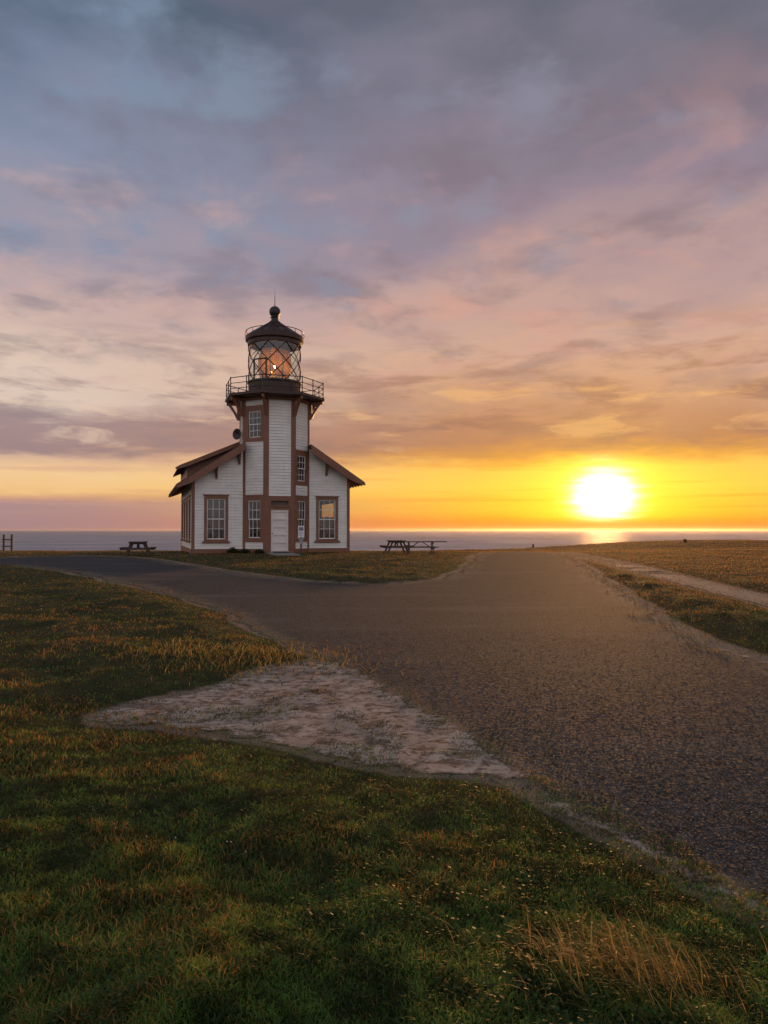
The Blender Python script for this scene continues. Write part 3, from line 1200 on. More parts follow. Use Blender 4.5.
mb.prism([(u, DV0 - 0.565, z) for u, z in bs], (0, 0, 0), (0, 0.06, 0))
mb.build("barge_board", M['brown'], dorm)

# tower: eight facets
TZ1 = 9.10
facets = []
for k in range(8):
    a = -PI / 2 + (k if k < 5 else k - 8) * PI / 4
    nx, ny = math.cos(a), math.sin(a)
    facets.append(Frame((TA * nx, TA * ny), (-ny, nx)))
kL, kF, kR = 7, 0, 1
tr_ = 0.16
PAN = HW - tr_
W_LOW = (0.90, 3.42)
W_UPL = (6.66, 8.55)
W_UPR = (4.20, 6.06)
mb = MB(ZB)
for k, F in enumerate(facets):
    holes = []
    z0 = 0.42
    if k == kF:
        z0 = 3.44
    if k == kL:
        holes = [(-PAN, PAN, *W_LOW), (-PAN, PAN, *W_UPL)]
    if k == kR:
        holes = [(-PAN, PAN, *W_LOW), (-PAN, PAN, *W_UPR)]
    siding(mb, F, lambda z: -HW + 0.03, lambda z: HW - 0.03, z0, TZ1, holes)
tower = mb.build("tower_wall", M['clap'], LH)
for k in (7, 1):                                       # skirt round the tower's foot
    mb = MB(ZB)
    facets[k].box(mb, -HW - 0.01, HW + 0.01, G0, 0.42, -0.1, 0.045)
    mb.build("base_skirt", M['brown'], tower)
for k in range(8):                                     # corner trim over each edge of the octagon
    a = -PI / 2 + PI / 8 + k * PI / 4
    c = Vector((TR * math.cos(a), TR * math.sin(a), 0))
    F1, F2 = facets[k], facets[(k + 1) % 8]
    d = 0.04
    cd_ = (TA + d) / math.cos(PI / 8)
    o_ = Vector((cd_ * math.cos(a), cd_ * math.sin(a), 0))
    i_ = Vector(((TR - 0.1) * math.cos(a), (TR - 0.1) * math.sin(a), 0))
    p1 = Vector(F1.p(HW - tr_, 0, d))
    p1i = Vector(F1.p(HW - tr_, 0, -0.05))
    p2 = Vector(F2.p(-HW + tr_, 0, d))
    p2i = Vector(F2.p(-HW + tr_, 0, -0.05))
    mb = MB(ZB)
    zb = G0 if k in (7, 0) else 0.43
    mb.prism([(q.x, q.y, zb) for q in (p1i, p1, o_, p2, p2i, i_)], (0, 0, 0), (0, 0, TZ1 - zb + (0.0)))
    mb.build("corner_board", M['brown'], tower)


def panel(F, z0, z1, name="panel_board"):
    """brown boarded panel filling a facet between its corner trims"""
    mb = MB(ZB)
    F.box(mb, -PAN - 0.0, PAN + 0.0, z0, z1, -0.08, 0.022)
    return mb


def facet_window(F, zr, curtain, cas=0.20):
    w = 2 * PAN - 0.004
    return window(F, 0, zr[0], zr[1], w, curtain, cas=cas, sill=False, proud=0.034)


facet_window(facets[kL], W_LOW, 0.0)
facet_window(facets[kL], W_UPL, 0.0)
facet_window(facets[kR], W_LOW, 1.0)
facet_window(facets[kR], W_UPR, 0.0)
# thin rails where the boarded panels meet the siding
for F, zs in ((facets[kL], (W_LOW, W_UPL)), (facets[kR], (W_LOW, W_UPR))):
    for (z0, z1) in zs:
        for q0, q1 in ((z1 + 0.002, z1 + 0.09), (z0 - 0.10, z0 - 0.002)):
            mb = MB(ZB)
            F.box(mb, -PAN + 0.002, PAN - 0.002, q0, q1, -0.02, 0.05)
            mb.build("band_board", M['brown'], tower)
# door bay in the front facet
F = facets[kF]
mb = MB(ZB)
DW = 0.50
F.box(mb, -PAN, -DW, 0.16, 3.44, -0.08, 0.02)
F.box(mb, DW, PAN, 0.16, 3.44, -0.08, 0.02)
F.box(mb, -DW, DW, 3.16, 3.44, -0.08, 0.022)
F.box(mb, -DW, DW, 2.66, 2.88, -0.08, 0.03)
F.box(mb, -DW - 0.06, DW + 0.06, 2.82, 2.90, 0.032, 0.09)
fr = mb.build("door_frame", M['brown'], LH)
mb = MB(ZB)
F.box(mb, -DW, DW, 2.88, 3.16, -0.16, -0.12)
mb.build("transom", M['dark_inside'], fr)
mb = MB(ZB)
F.box(mb, -DW + 0.005, DW - 0.005, 0.30, 2.655, -0.10, -0.06)
F.box(mb, -DW + 0.005, -DW + 0.12, 0.30, 2.655, -0.06, -0.010)
F.box(mb, DW - 0.12, DW - 0.005, 0.30, 2.655, -0.06, -0.010)
nz = 5
for i in range(nz + 1):
    zc = 0.30 + (2.355 - 0.13) * i / nz
    F.box(mb, -DW + 0.121, DW - 0.121, zc, zc + 0.11, -0.06, -0.012)
door = mb.build("door", M['door'], LH)
mb = MB(ZB)
mb.tube([F.p(-DW + 0.065, 1.30, -0.03), F.p(-DW + 0.065, 1.30, 0.02), F.p(-DW + 0.065, 1.30, 0.05)], [0.015, 0.018, 0.032], 10)
mb.build("door_knob", M['iron'], door)
mb = MB(ZB)
F.box(mb, -DW - 0.05, DW + 0.05, G0, 0.30, -0.3, 0.10)
mb.build("door_step", M['concrete'], LH)

# horn on the tower's left side, just above the roof
mb = MB(ZB)
cz = 7.10
prof = [(0.05, 0.0), (0.07, 0.14), (0.12, 0.26), (0.22, 0.34), (0.31, 0.37), (0.33, 0.365), (0.30, 0.35), (0.10, 0.24), (0.02, 0.2)]
bb = len(mb.v)
nn = 20
for (r_, d_) in prof:
    for k in range(nn):
        t = 2 * PI * k / nn
        hx, hy = -0.73, -0.68
        mb.v.append((-TA - 0.10 + hx * d_ * 0.8 - hy * r_ * math.cos(t), -0.02 + hy * d_ * 0.8 + hx * r_ * math.cos(t), cz + r_ * math.sin(t)))
for i in range(len(prof) - 1):
    for k in range(nn):
        mb.f.append((bb + i * nn + k, bb + i * nn + (k + 1) % nn, bb + (i + 1) * nn + (k + 1) % nn, bb + (i + 1) * nn + k))
mb.build("horn", M['iron'], LH, smooth=True)

# gallery deck
DR = 3.02
DZ0, DZ1 = 9.12, 9.30
mb = MB(ZB)
mb.lathe([(0.2, DZ0), (DR - 0.10, DZ0), (DR - 0.08, DZ0 + 0.03), (DR, DZ0 + 0.05), (DR, DZ1), (DR - 0.03, DZ1 + 0.02), (0.2, DZ1 + 0.02)], 8, rot=PI / 8 - PI / 2)
deck = mb.build("gallery_deck", M['dark_brown'], LH)
mb = MB(ZB)
mb.lathe([(TA + 0.02, 8.93), (2.26, 8.95), (2.30, 9.05), (2.30, DZ0 - 0.004), (TA + 0.02, DZ0 - 0.004)], 8, rot=PI / 8 - PI / 2)
mb.build("cornice", M['brown'], deck)
for k in range(8):
    a = -PI / 2 + PI / 8 + k * PI / 4
    P = lambda r_, z: (r_ * math.cos(a), r_ * math.sin(a), z)
    mb = MB(ZB)
    up = (0, 0, 1)
    side = (-math.sin(a), math.cos(a), 0)
    mb.bar(P(TR + 0.10, 8.05), P(TR + 0.10, 8.92), 0.16, 0.16, side)
    mb.bar(P(TR + 0.0, 9.03), P(DR - 0.12, 9.03), 0.15, 0.16, up)
    pr = None
    N_ = 5
    for i in range(N_ + 1):                                  # curved brace
        t = i / N_
        r_ = TR + 0.16 + (DR - 0.30 - TR - 0.16) * t
        z_ = 8.16 + 0.80 * t ** 0.8
        q = P(r_, z_)
        if pr:
            mb.bar(pr, q, 0.12, 0.14, up)
        pr = q
    mb.build("bracket", M['brown'], deck)
# railing
rr = DR - 0.09
verts8 = [(rr * math.cos(-PI / 2 + PI / 8 + k * PI / 4), rr * math.sin(-PI / 2 + PI / 8 + k * PI / 4)) for k in range(8)]
mb = MB(ZB)
for k in range(8):
    p, q = verts8[k], verts8[(k + 1) % 8]
    for z_, r_ in ((DZ1 + 0.90, 0.024), (DZ1 + 0.58, 0.020), (DZ1 + 0.27, 0.020)):
        mb.tube([(*p, z_), (*q, z_)], r_, 6)
rail = mb.build("railing", M['iron'], LH)
for k in range(8):
    p, q = verts8[k], verts8[(k + 1) % 8]
    for (x, y) in (p, ((p[0] + q[0]) / 2, (p[1] + q[1]) / 2)):
        mb = MB(ZB)
        z0 = DZ1 + 0.021
        mb.tube([(x, y, z0), (x, y, z0 + 0.05)], 0.05, 8)
        mb.tube([(x, y, z0 + 0.05), (x, y, DZ1 + 0.95)], 0.028, 8)
        for z_ in (0.27, 0.58, 0.90):
            mb.tube([(x, y, DZ1 + z_ - 0.04), (x, y, DZ1 + z_ - 0.02), (x, y, DZ1 + z_ + 0.02), (x, y, DZ1 + z_ + 0.04)], [0.02, 0.04, 0.04, 0.02], 8)
        mb.build("post", M['iron'], rail)

# lantern room
LR = 1.54
LZ0, LZ1 = 10.30, 12.46
mb = MB(ZB)
mb.lathe([(LR + 0.06, DZ1 + 0.021), (LR + 0.06, DZ1 + 0.12), (LR + 0.0, DZ1 + 0.15), (LR + 0.0, LZ0 - 0.16), (LR + 0.07, LZ0 - 0.12), (LR + 0.07, LZ0 - 0.02), (LR - 0.06, LZ0), (LR - 0.06, DZ1 + 0.021)], 48)
for k in range(10):
    a = 2 * PI * k / 10 + 0.2
    mb.bar((1.555 * math.cos(a), 1.555 * math.sin(a), DZ1 + 0.15), (1.555 * math.cos(a), 1.555 * math.sin(a), LZ0 - 0.16), 0.05, 0.03, (math.cos(a), math.sin(a), 0))
mb.build("lantern_base", M['dark_brown'], LH, smooth=False)
mb = MB(ZB)
mb.lathe([(LR - 0.03, LZ0 + 0.001), (LR - 0.03, LZ1 - 0.001)], 48)
glass = mb.build("lantern_glazing", M['lantern_glass'], LH, smooth=True)
nb = 9
for k in range(nb):
    for sg in (1, -1):
        mb = MB(ZB)
        a0 = 2 * PI * k / nb + 0.11
        pts = []
        for i in range(15):
            t = i / 14
            a = a0 + sg * (t - 0.5) * R(80)
            pts.append((LR * math.cos(a), LR * math.sin(a), LZ0 + (LZ1 - LZ0) * t))
        mb.tube(pts, 0.028 if sg > 0 else 0.0275, 6)
        mb.build("glazing_bar", M['iron'], glass)
# lantern door: a framed pane at the front left
aD = -PI / 2 - R(18) - R(23) - R(2)
mb = MB(ZB)
for da in (-0.27, 0.27):
    a = aD + da
    mb.bar((1.565 * math.cos(a), 1.565 * math.sin(a), LZ0 + 0.0), (1.565 * math.cos(a), 1.565 * math.sin(a), LZ0 + 1.15), 0.09, 0.05, (math.cos(a), math.sin(a), 0))
pr = None
for i in range(7):
    a = aD - 0.29 + 0.58 * i / 6
    q = (1.563 * math.cos(a), 1.563 * math.sin(a), LZ0 + 1.12)
    if pr:
        mb.bar(pr, q, 0.05, 0.08, (0, 0, 1))
    pr = q
mb.build("lantern_door", M['iron'], glass)
# lantern roof
mb = MB(ZB)
mb.lathe([(LR - 0.10, LZ1 - 0.02), (LR + 0.05, LZ1), (LR + 0.07, LZ1 + 0.20), (LR + 0.18, LZ1 + 0.28), (LR + 0.20, LZ1 + 0.50), (LR + 0.12, LZ1 + 0.58),
          (1.20, LZ1 + 0.84), (0.80, LZ1 + 1.10), (0.45, LZ1 + 1.34), (0.30, LZ1 + 1.44), (0.0, LZ1 + 1.44)], 48)
for k in range(16):
    a = 2 * PI * k / 16
    mb.bar((1.60 * math.cos(a), 1.60 * math.sin(a), LZ1 + 0.615), (0.36 * math.cos(a), 0.36 * math.sin(a), LZ1 + 1.42), 0.035, 0.03, (0, 0, 1))
lroof = mb.build("lantern_roof", M['dark_brown'], LH)
mb = MB(ZB)
b0 = LZ1 + 1.44
prof = [(0.34, b0 - 0.08), (0.34, b0 + 0.04), (0.27, b0 + 0.07), (0.20, b0 + 0.18), (0.23, b0 + 0.30), (0.28, b0 + 0.32), (0.20, b0 + 0.36)]
cb = b0 + 0.66
for i in range(11):
    t = -1.1 + (PI / 2 + 1.1) * i / 10
    prof.append((0.335 * math.cos(t) + 0.0005, cb + 0.335 * math.sin(t)))
mb.lathe(prof, 28)
ball = mb.build("ventilator_ball", M['iron'], lroof, smooth=True)
mb = MB(ZB)
mb.tube([(0, 0, cb + 0.3), (0, 0, cb + 0.75), (0, 0, cb + 1.22)], [0.03, 0.018, 0.008], 8)
mb.build("lightning_rod", M['iron'], lroof)
mb = MB(ZB)
rp = [((LR + 0.17) * math.cos(2 * PI * i / 48), (LR + 0.17) * math.sin(2 * PI * i / 48), LZ1 + 0.82) for i in range(49)]
mb.tube(rp, 0.022, 6, cap=False)
for k in range(16):
    a = 2 * PI * (k + 0.5) / 16
    r0, r1 = LR + 0.15, LR + 0.22
    mb.tube([(r0 * math.cos(a), r0 * math.sin(a), LZ1 + 0.54), (r1 * math.cos(a), r1 * math.sin(a), LZ1 + 0.68), ((LR + 0.17) * math.cos(a), (LR + 0.17) * math.sin(a), LZ1 + 0.82)], 0.018, 6)
mb.build("roof_railing", M['iron'], lroof)
# fresnel lens on its pedestal
mb = MB(ZB)
mb.lathe([(0.0, DZ1 + 0.03), (0.5, DZ1 + 0.03), (0.5, DZ1 + 0.12), (0.22, DZ1 + 0.2), (0.22, 10.35), (0.62, 10.45), (0.62, 10.52), (0.0, 10.52)], 24)
ped = mb.build("lens_pedestal", M['brass'], LH, smooth=False)
mb = MB(ZB)
for i in range(15):                               # stacked prism rings
    t = (i + 0.5) / 15
    z_ = 10.55 + 1.68 * t
    bulge = math.sin(PI * (0.16 + 0.68 * t)) ** 0.6
    r_ = 0.50 + 0.44 * bulge
    h_ = 0.050
    mb.lathe([(r_ - 0.05, z_ - h_), (r_ + 0.03, z_ - 0.01), (r_ - 0.05, z_ + h_)], 8, rot=0.35, close=True)
mb.build("lens", M['lens'], ped, smooth=False)
mb = MB(ZB)
for k in range(8):
    a = 2 * PI * k / 8 + 0.35
    pts = []
    for i in range(11):
        t = i / 10
        r_ = 0.53 + 0.46 * math.sin(PI * (0.16 + 0.68 * t)) ** 0.6
        pts.append((r_ * math.cos(a), r_ * math.sin(a), 10.53 + 1.72 * t))
    mb.tube(pts, 0.04, 6)
mb.build("lens_frame", M['brass'], ped)
mb = MB(ZB)
prof = [(0.001, 11.14), (0.03, 11.18), (0.045, 11.24), (0.03, 11.32), (0.001, 11.36)]
mb.lathe(prof, 14)
mb.build("lamp", M['bulb'], ped, smooth=True)

# ------------------------------------------------------------------ sign post by the door
sx, sy = -4.36, 38.9
sz = float(h_base(sx, sy))
SG = empty("sign_post", (sx, sy, sz), R(9))
tag(SG, "small white notice board on a post in front of the lighthouse door", "sign")
mb = MB()
mb.box(-0.045, 0.045, -0.045, 0.045, -0.3, 1.50)
mb.build("post", M['old_wood'], SG, bevel=0.006)
mb = MB()
mb.box(-0.16, 0.16, -0.075, -0.048, 0.98, 1.57)
bd = mb.build("notice_board", M['sign_white'], SG, bevel=0.004)
mb = MB()
mb.box(-0.12, 0.12, -0.080, -0.0755, 1.32, 1.50)
for i in range(5):
    mb.box(-0.12, 0.12 - 0.05 * (i % 2), -0.080, -0.0755, 1.06 + i * 0.045, 1.075 + i * 0.045)
mb.build("print", M['ink'], bd)
mb = MB()
mb.hexa([(-0.07, -0.17, 0.60), (0.07, -0.17, 0.60), (0.07, -0.047, 0.60), (-0.07, -0.047, 0.60), (-0.13, -0.20, 0.92), (0.13, -0.20, 0.92), (0.13, -0.047, 0.95), (-0.13, -0.047, 0.95)])
mb.build("leaflet_box", M['grey_box'], SG)

# door mat
F0 = facets[kF]
mw = LH.matrix_basis @ Vector(F0.p(0, 0, 0.55))
mb = MB()
mb.box(-0.42, 0.42, -0.25, 0.25, 0, 0.025)
for i in range(7):
    mb.box(-0.38, 0.38, -0.21 + i * 0.062, -0.18 + i * 0.062, 0.025, 0.032)
mt = mb.build("door_mat", M['rubber'])
mt.location = (mw.x, mw.y, float(h_base(mw.x, mw.y)) + 0.034)
mt.rotation_euler = (0, 0, TH)
tag(mt, "dark rubber mat lying at the white lighthouse door", "door mat")


# ------------------------------------------------------------------ picnic tables
def picnic_table(loc, rz, L=1.8, label="", overhang=0.0):
    z = float(h_base(loc[0], loc[1]))
    T = empty("picnic_table", (loc[0], loc[1], z), rz)
    tag(T, label, "picnic table", "picnic tables on the bluff")
    H = 0.76
    mb = MB()                                   # length along x
    for i in range(6):
        y0 = -0.45 + i * 0.152
        mb.box(-L / 2, L / 2 + overhang, y0, y0 + 0.14, H - 0.045, H)
    mb.build("tabletop", M['old_wood'], T, bevel=0.005)
    for sg in (-1, 1):
        mb = MB()
        for i in range(2):
            y0 = sg * 0.75 - 0.15 + i * 0.152
            mb.box(-L / 2, L / 2, y0, y0 + 0.14, 0.42, 0.46)
        mb.build("bench_seat", M['old_wood'], T, bevel=0.005)
    for sx_ in (-1, 1):
        x = sx_ * (L / 2 - 0.28)
        for sg in (-1, 1):
            mb = MB()
            mb.bar((x, sg * 0.62, -0.04), (x, sg * 0.30, H - 0.05), 0.045, 0.10, (0, 1, 0))
            mb.build("leg", M['old_wood'], T)
        mb = MB()
        mb.box(x + 0.024 * sx_ - 0.0225, x + 0.024 * sx_ + 0.0225, -0.86, 0.86, 0.325, 0.418)
        mb.box(x + 0.024 * sx_ - 0.0225, x + 0.024 * sx_ + 0.0225, -0.40, 0.40, H - 0.135, H - 0.047)
        mb.build("cross_beam", M['old_wood'], T)
        mb = MB()
        mb.bar((x - 0.03 * sx_, 0, 0.38), (x - 0.52 * sx_, 0, H - 0.05), 0.08, 0.045, (0, 0, 1))
        mb.build("brace", M['old_wood'], T)
    return T


picnic_table((-13.05, 39.3), R(90 + 14), 1.8, "dark wooden picnic table alone on the left of the lighthouse")
picnic_table((0.72, 43.2), R(90 + 8), 1.8, "picnic table right of the lighthouse, seen end on behind the long one")
picnic_table((2.02, 41.0), R(2), 1.85, "long picnic table right of the lighthouse with an overhanging top, seen side on", overhang=0.50)

# ------------------------------------------------------------------ two-post rail on the far left, markers on the bluff
fx, fy = -30.5, 60.0
z = float(h_base(fx, fy))
FE = empty("rail_barrier", (fx, fy, z), R(10))
tag(FE, "short weathered two-post rail barrier at the bluff edge, far left", "barrier")
for i in (-1, 1):
    mb = MB()
    mb.box(i * 0.30 - 0.07, i * 0.30 + 0.07, -0.07, 0.07, -0.4, 1.42)
    mb.build("post", M['old_wood'], FE, bevel=0.01)
for zz in (1.0, 0.46):
    mb = MB()
    mb.box(-0.42, 0.42, -0.115, -0.071, zz - 0.05, zz + 0.05)
    mb.build("rail", M['old_wood'], FE, bevel=0.006)

px, py = 13.7, 68.0
mb = MB()
mb.box(-0.07, 0.07, -0.07, 0.07, -0.4, 0.26)
mb.hexa([(-0.09, -0.09, 0.26), (0.09, -0.09, 0.26), (0.09, 0.09, 0.26), (-0.09, 0.09, 0.26), (-0.04, -0.04, 0.33), (0.04, -0.04, 0.33), (0.04, 0.04, 0.33), (-0.04, 0.04, 0.33)])
o = mb.build("marker_post", M['old_wood'])
o.location = (px, py, float(h_turf(np.array([px]), np.array([py]))[0]))
tag(o, "tiny wooden marker post on the bluff left of the sun", "post")


# ------------------------------------------------------------------ grass, plants, stones
def lawn_color(x, y, n):
    """per-blade base colour: green turf with straw patches"""
    g = np.stack([0.058 + 0.042 * rng.random(n), 0.104 + 0.056 * rng.random(n), 0.016 + 0.016 * rng.random(n)], 1)
    st = np.stack([0.27 + 0.14 * rng.random(n), 0.150 + 0.08 * rng.random(n), 0.036 + 0.03 * rng.random(n)], 1)
    p = 0.55 * fbm(x * 3.1 + 2, y * 2.6 + 7, 4) + 0.45 * fbm(x * 1.1 + 2, y * 1.3 + 7, 3)
    p2 = fbm(x * 0.22 + 30, y * 0.22 + 11, 3)
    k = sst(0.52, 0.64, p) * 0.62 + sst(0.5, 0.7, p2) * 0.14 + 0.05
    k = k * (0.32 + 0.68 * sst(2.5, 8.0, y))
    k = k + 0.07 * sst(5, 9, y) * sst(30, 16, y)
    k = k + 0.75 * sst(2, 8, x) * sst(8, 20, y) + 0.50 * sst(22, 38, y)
    k = np.clip(k, 0, 0.96)
    cl = 0.5 + 1.1 * sst(0.30, 0.72, fbm(x * 9 + 4, y * 9, 3)) + 0.35 * (rng.random(n) - 0.5)  # clump contrast: missing self-shadow of the turf put into blade colour
    g = g * cl[:, None]
    st = st * (0.6 + 0.4 * cl)[:, None]
    pick = (rng.random(n) < k)[:, None]
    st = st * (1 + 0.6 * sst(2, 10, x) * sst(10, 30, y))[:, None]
    return np.where(pick, st, g), k


def blades(x, y, z, L, W, col, lean=0.5, seg2=True, dirbias=None):
    n = len(x)
    ph = rng.random(n) * 2 * PI
    if dirbias is not None:
        ph = dirbias + rng.normal(0, 0.7, n)
    fw = np.stack([np.cos(ph), np.sin(ph)], 1)                # lean direction
    wd = np.stack([-np.sin(ph + rng.normal(0, 0.8, n)), np.cos(ph)], 1)
    ln = lean * (0.35 + 1.1 * rng.random(n))
    up = L * (1 - 0.28 * np.clip(ln, 0, 1.3))
    b = np.stack([x, y, z], 1)
    V = np.zeros((n, 5, 3))
    w = W[:, None]
    V[:, 0] = b
    V[:, 0, :2] -= wd * w / 2
    V[:, 1] = b
    V[:, 1, :2] += wd * w / 2
    mid = b.copy()
    mid[:, :2] += fw * (L * ln * 0.30)[:, None]
    mid[:, 2] += up * 0.62
    V[:, 2] = mid
    V[:, 2, :2] += wd * w * 0.40
    V[:, 3] = mid
    V[:, 3, :2] -= wd * w * 0.40
    tip = b.copy()
    tip[:, :2] += fw * (L * ln)[:, None]
    tip[:, 2] += up * (1.0 - 0.25 * np.clip(ln - 0.5, 0, 1))
    V[:, 4] = tip
    i = np.arange(n)[:, None] * 5
    F4 = i + np.array([[0, 1, 2, 3]])
    F3 = i + np.array([[3, 2, 4]])
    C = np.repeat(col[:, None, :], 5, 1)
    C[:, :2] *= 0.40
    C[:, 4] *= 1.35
    return V.reshape(-1, 3), F3, F4, C.reshape(-1, 3)


def arcs(x, y, z, L, W, col, phi, bend, seg=6):
    """long blades that rise and bow over"""
    n = len(x)
    fx, fy = np.cos(phi), np.sin(phi)
    V = np.zeros((n, 2 * seg + 1, 3))
    px, py, pz = x.copy(), y.copy(), z.copy()
    for i in range(seg + 1):
        t = i / seg
        w = W * (1 - t) ** 0.7 * 0.5
        if i < seg:
            V[:, 2 * i] = np.stack([px - fy * w, py + fx * w, pz], 1)
            V[:, 2 * i + 1] = np.stack([px + fy * w, py - fx * w, pz], 1)
        else:
            V[:, 2 * i] = np.stack([px, py, pz], 1)
        a = bend * (0.25 + 1.1 * t)
        px = px + fx * np.sin(a) * L / seg
        py = py + fy * np.sin(a) * L / seg
        pz = pz + np.cos(a) * L / seg
    i = np.arange(n)[:, None] * (2 * seg + 1)
    F4 = np.concatenate([i + np.array([[2 * k, 2 * k + 1, 2 * k + 3, 2 * k + 2]]) for k in range(seg - 1)])
    F3 = i + np.array([[2 * seg - 2, 2 * seg - 1, 2 * seg]])
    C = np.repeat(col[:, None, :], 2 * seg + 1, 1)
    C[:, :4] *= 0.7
    return V.reshape(-1, 3), F3, F4, C.reshape(-1, 3)


def lawn():
    packs = []
    N0 = 400000
    inv = rng.random(N0) * (1 / 1.7 - 1 / 62.0) + 1 / 62.0
    r = 1 / inv
    t = (rng.random(N0) * 2 - 1) * 0.74
    y = r
    x = r * t
    # extra on the far field at the right and beyond
    N1 = 90000
    y1 = 12 + 75 * rng.random(N1) ** 1.2
    x1 = (rng.random(N1) * 2 - 1) * 0.74 * y1
    # the near lawn goes on to both sides of the view
    N4 = 130000
    y4 = 1 / (rng.random(N4) * (1 / 1.2 - 1 / 18.0) + 1 / 18.0)
    x4 = np.where(rng.random(N4) < 0.5, -1, 1) * (0.72 * y4 + 4.2 * rng.random(N4) ** 1.4)
    x = np.concatenate([x, x1, x4])
    y = np.concatenate([y, y1, y4])
    s = bare(x, y)
    d = np.hypot(x, y)
    # gently thinning over the edge, sparse tufts on the sand
    keep = rng.random(len(x)) < sst(-0.10 - 0.030 * d, -0.03, s + 0.5 * (fbm(x * 3.3, y * 2.1 + 4, 4) - 0.5)) ** 1.3
    ssn = sdf(SPc, x, y)
    tuft = (ssn < 0) & (fbm(x * 3.4 + 71, y * 3.0 + 3, 4) > 0.57) & (rng.random(len(x)) < 0.6)
    gi = sdf(GPc, x, y)
    stray = (gi < 0) & (rng.random(len(x)) < 0.010 * sst(-2.2, 0, gi))
    isle = np.minimum(np.hypot((x + 1.58) / 0.55, (y - 6.0) / 0.26), np.hypot((x + 1.05) / 0.48, (y - 6.12) / 0.24))
    isle = np.minimum(isle, np.hypot((x + 0.3) / 0.3, (y - 5.05) / 0.2))
    tuft |= (ssn < 0.1) & (rng.random(len(x)) < sst(1.15, 0.6, isle + 0.9 * (fbm(x * 5, y * 5, 3) - 0.5)))
    keep |= tuft | stray
    # keep the blades off the buildings, the walk and the drop
    c, s_ = math.cos(TH), math.sin(TH)
    u = (x - TX) * c + (y - TY) * s_
    v = -(x - TX) * s_ + (y - TY) * c
    inside = (u > U0 - 0.1) & (u < U1 + 0.1) & (v > VF - 0.1) & (v < VR + 0.1) | (np.hypot(u, v) < TR + 0.15)
    wkp = np.array(wk)
    keep &= ~inside & (sdf(wkp, x, y) > 0.03) & (y < edge_y(x) + 1.0)
    x, y, s, d = x[keep], y[keep], s[keep], d[keep]
    n = len(x)
    z = h_turf(x, y, s) + 0.004
    far = sst(18, 60, d)
    z = z + far * 0.13 * (fbm(x * 0.35 + 3, y * 0.35, 4) - 0.5) * house_mask(x, y) * sst(0.2, 2.5, s)
    zb = h_base(x, y)
    z = np.where(s < 0.03, np.maximum(z, zb + 0.004), z)
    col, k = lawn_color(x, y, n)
    tall = sst(0.52, 0.64, 0.55 * fbm(x * 3.1 + 2, y * 2.6 + 7, 4) + 0.45 * fbm(x * 1.1 + 2, y * 1.3 + 7, 3))
    L = (0.014 + 0.021 * rng.random(n) ** 1.5) * (1 + 0.6 * tall) * (1 + 0.012 * np.clip(d - 3, 0, 40))
    L *= np.where(s < 0.15, 0.65, 1.0)
    W = np.maximum(0.0030, 0.00085 * d) * (0.8 + 0.6 * rng.random(n))
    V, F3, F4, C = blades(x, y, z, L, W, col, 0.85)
    packs.append((V, F3, F4, C))
    # clover leaflets close by: small rounded quads facing up
    N2 = 15000
    inv = rng.random(N2) * (1 / 1.7 - 1 / 9.0) + 1 / 9.0
    y = 1 / inv
    x = y * (rng.random(N2) * 2 - 1) * 0.72
    s = bare(x, y)
    ok = (s > 0.05) & (fbm(x * 1.7 + 8, y * 1.7 + 3, 3) > 0.47)
    x, y, s = x[ok], y[ok], s[ok]
    n = len(x)
    z = h_turf(x, y, s) + 0.02 + 0.028 * rng.random(n)
    a = rng.random(n) * 2 * PI
    q = 0.0040 + 0.0040 * rng.random(n)
    V = np.zeros((n, 6, 3))
    tx, ty = rng.normal(0, 0.3, n), rng.normal(0, 0.3, n)
    for j in range(6):
        t = a + j * PI / 3
        V[:, j, 0] = x + q * np.cos(t)
        V[:, j, 1] = y + q * np.sin(t)
        V[:, j, 2] = z + q * (np.cos(t) * tx + np.sin(t) * ty)
    i = np.arange(n)[:, None] * 6
    F4 = np.concatenate([i + np.array([[0, 1, 2, 3]]), i + np.array([[0, 3, 4, 5]])])
    col = np.stack([0.034 + 0.022 * rng.random(n), 0.066 + 0.035 * rng.random(n), 0.012 + 0.01 * rng.random(n)], 1)
    yel = rng.random(n) < 0.03
    col[yel] = (0.16, 0.10, 0.03)
    packs.append((V.reshape(-1, 3), np.zeros((0, 3), int), F4, np.repeat(col, 6, 0)))
    # tiny pale flower heads
    N3 = 420
    y = 1 / (rng.random(N3) * (1 / 1.9 - 1 / 6.0) + 1 / 6.0)
    x = y * (rng.random(N3) * 2 - 1) * 0.70
    s = bare(x, y)
    ok = (s > 0.1) & (fbm(x * 1.1 + 28, y * 1.1 + 3, 2) > 0.56)
    x, y, s = x[ok], y[ok], s[ok]
    n = len(x)
    z = h_turf(x, y, s) + 0.05 + 0.02 * rng.random(n)
    q = 0.003 + 0.0025 * rng.random(n)
    O = np.array([(1, 0, 0), (-1, 0, 0), (0, 1, 0), (0, -1, 0), (0, 0, 1), (0, 0, -1)], float)
    V = np.stack([x, y, z], 1)[:, None] + O[None] * q[:, None, None]
    i = np.arange(n)[:, None] * 6
    F3 = np.concatenate([i + np.array([f]) for f in ((0, 2, 4), (2, 1, 4), (1, 3, 4), (3, 0, 4), (2, 0, 5), (1, 2, 5), (3, 1, 5), (0, 3, 5))])
    packs.append((V.reshape(-1, 3), F3, np.zeros((0, 4), int), np.full((n * 6, 3), 0.42) * np.array([1, 0.95, 0.9])))
    off = 0
    VV, A3, A4, CC = [], [], [], []
    for V, F3, F4, C in packs:
        VV.append(V)
        A3.append(F3 + off)
        A4.append(F4 + off)
        CC.append(C)
        off += len(V)
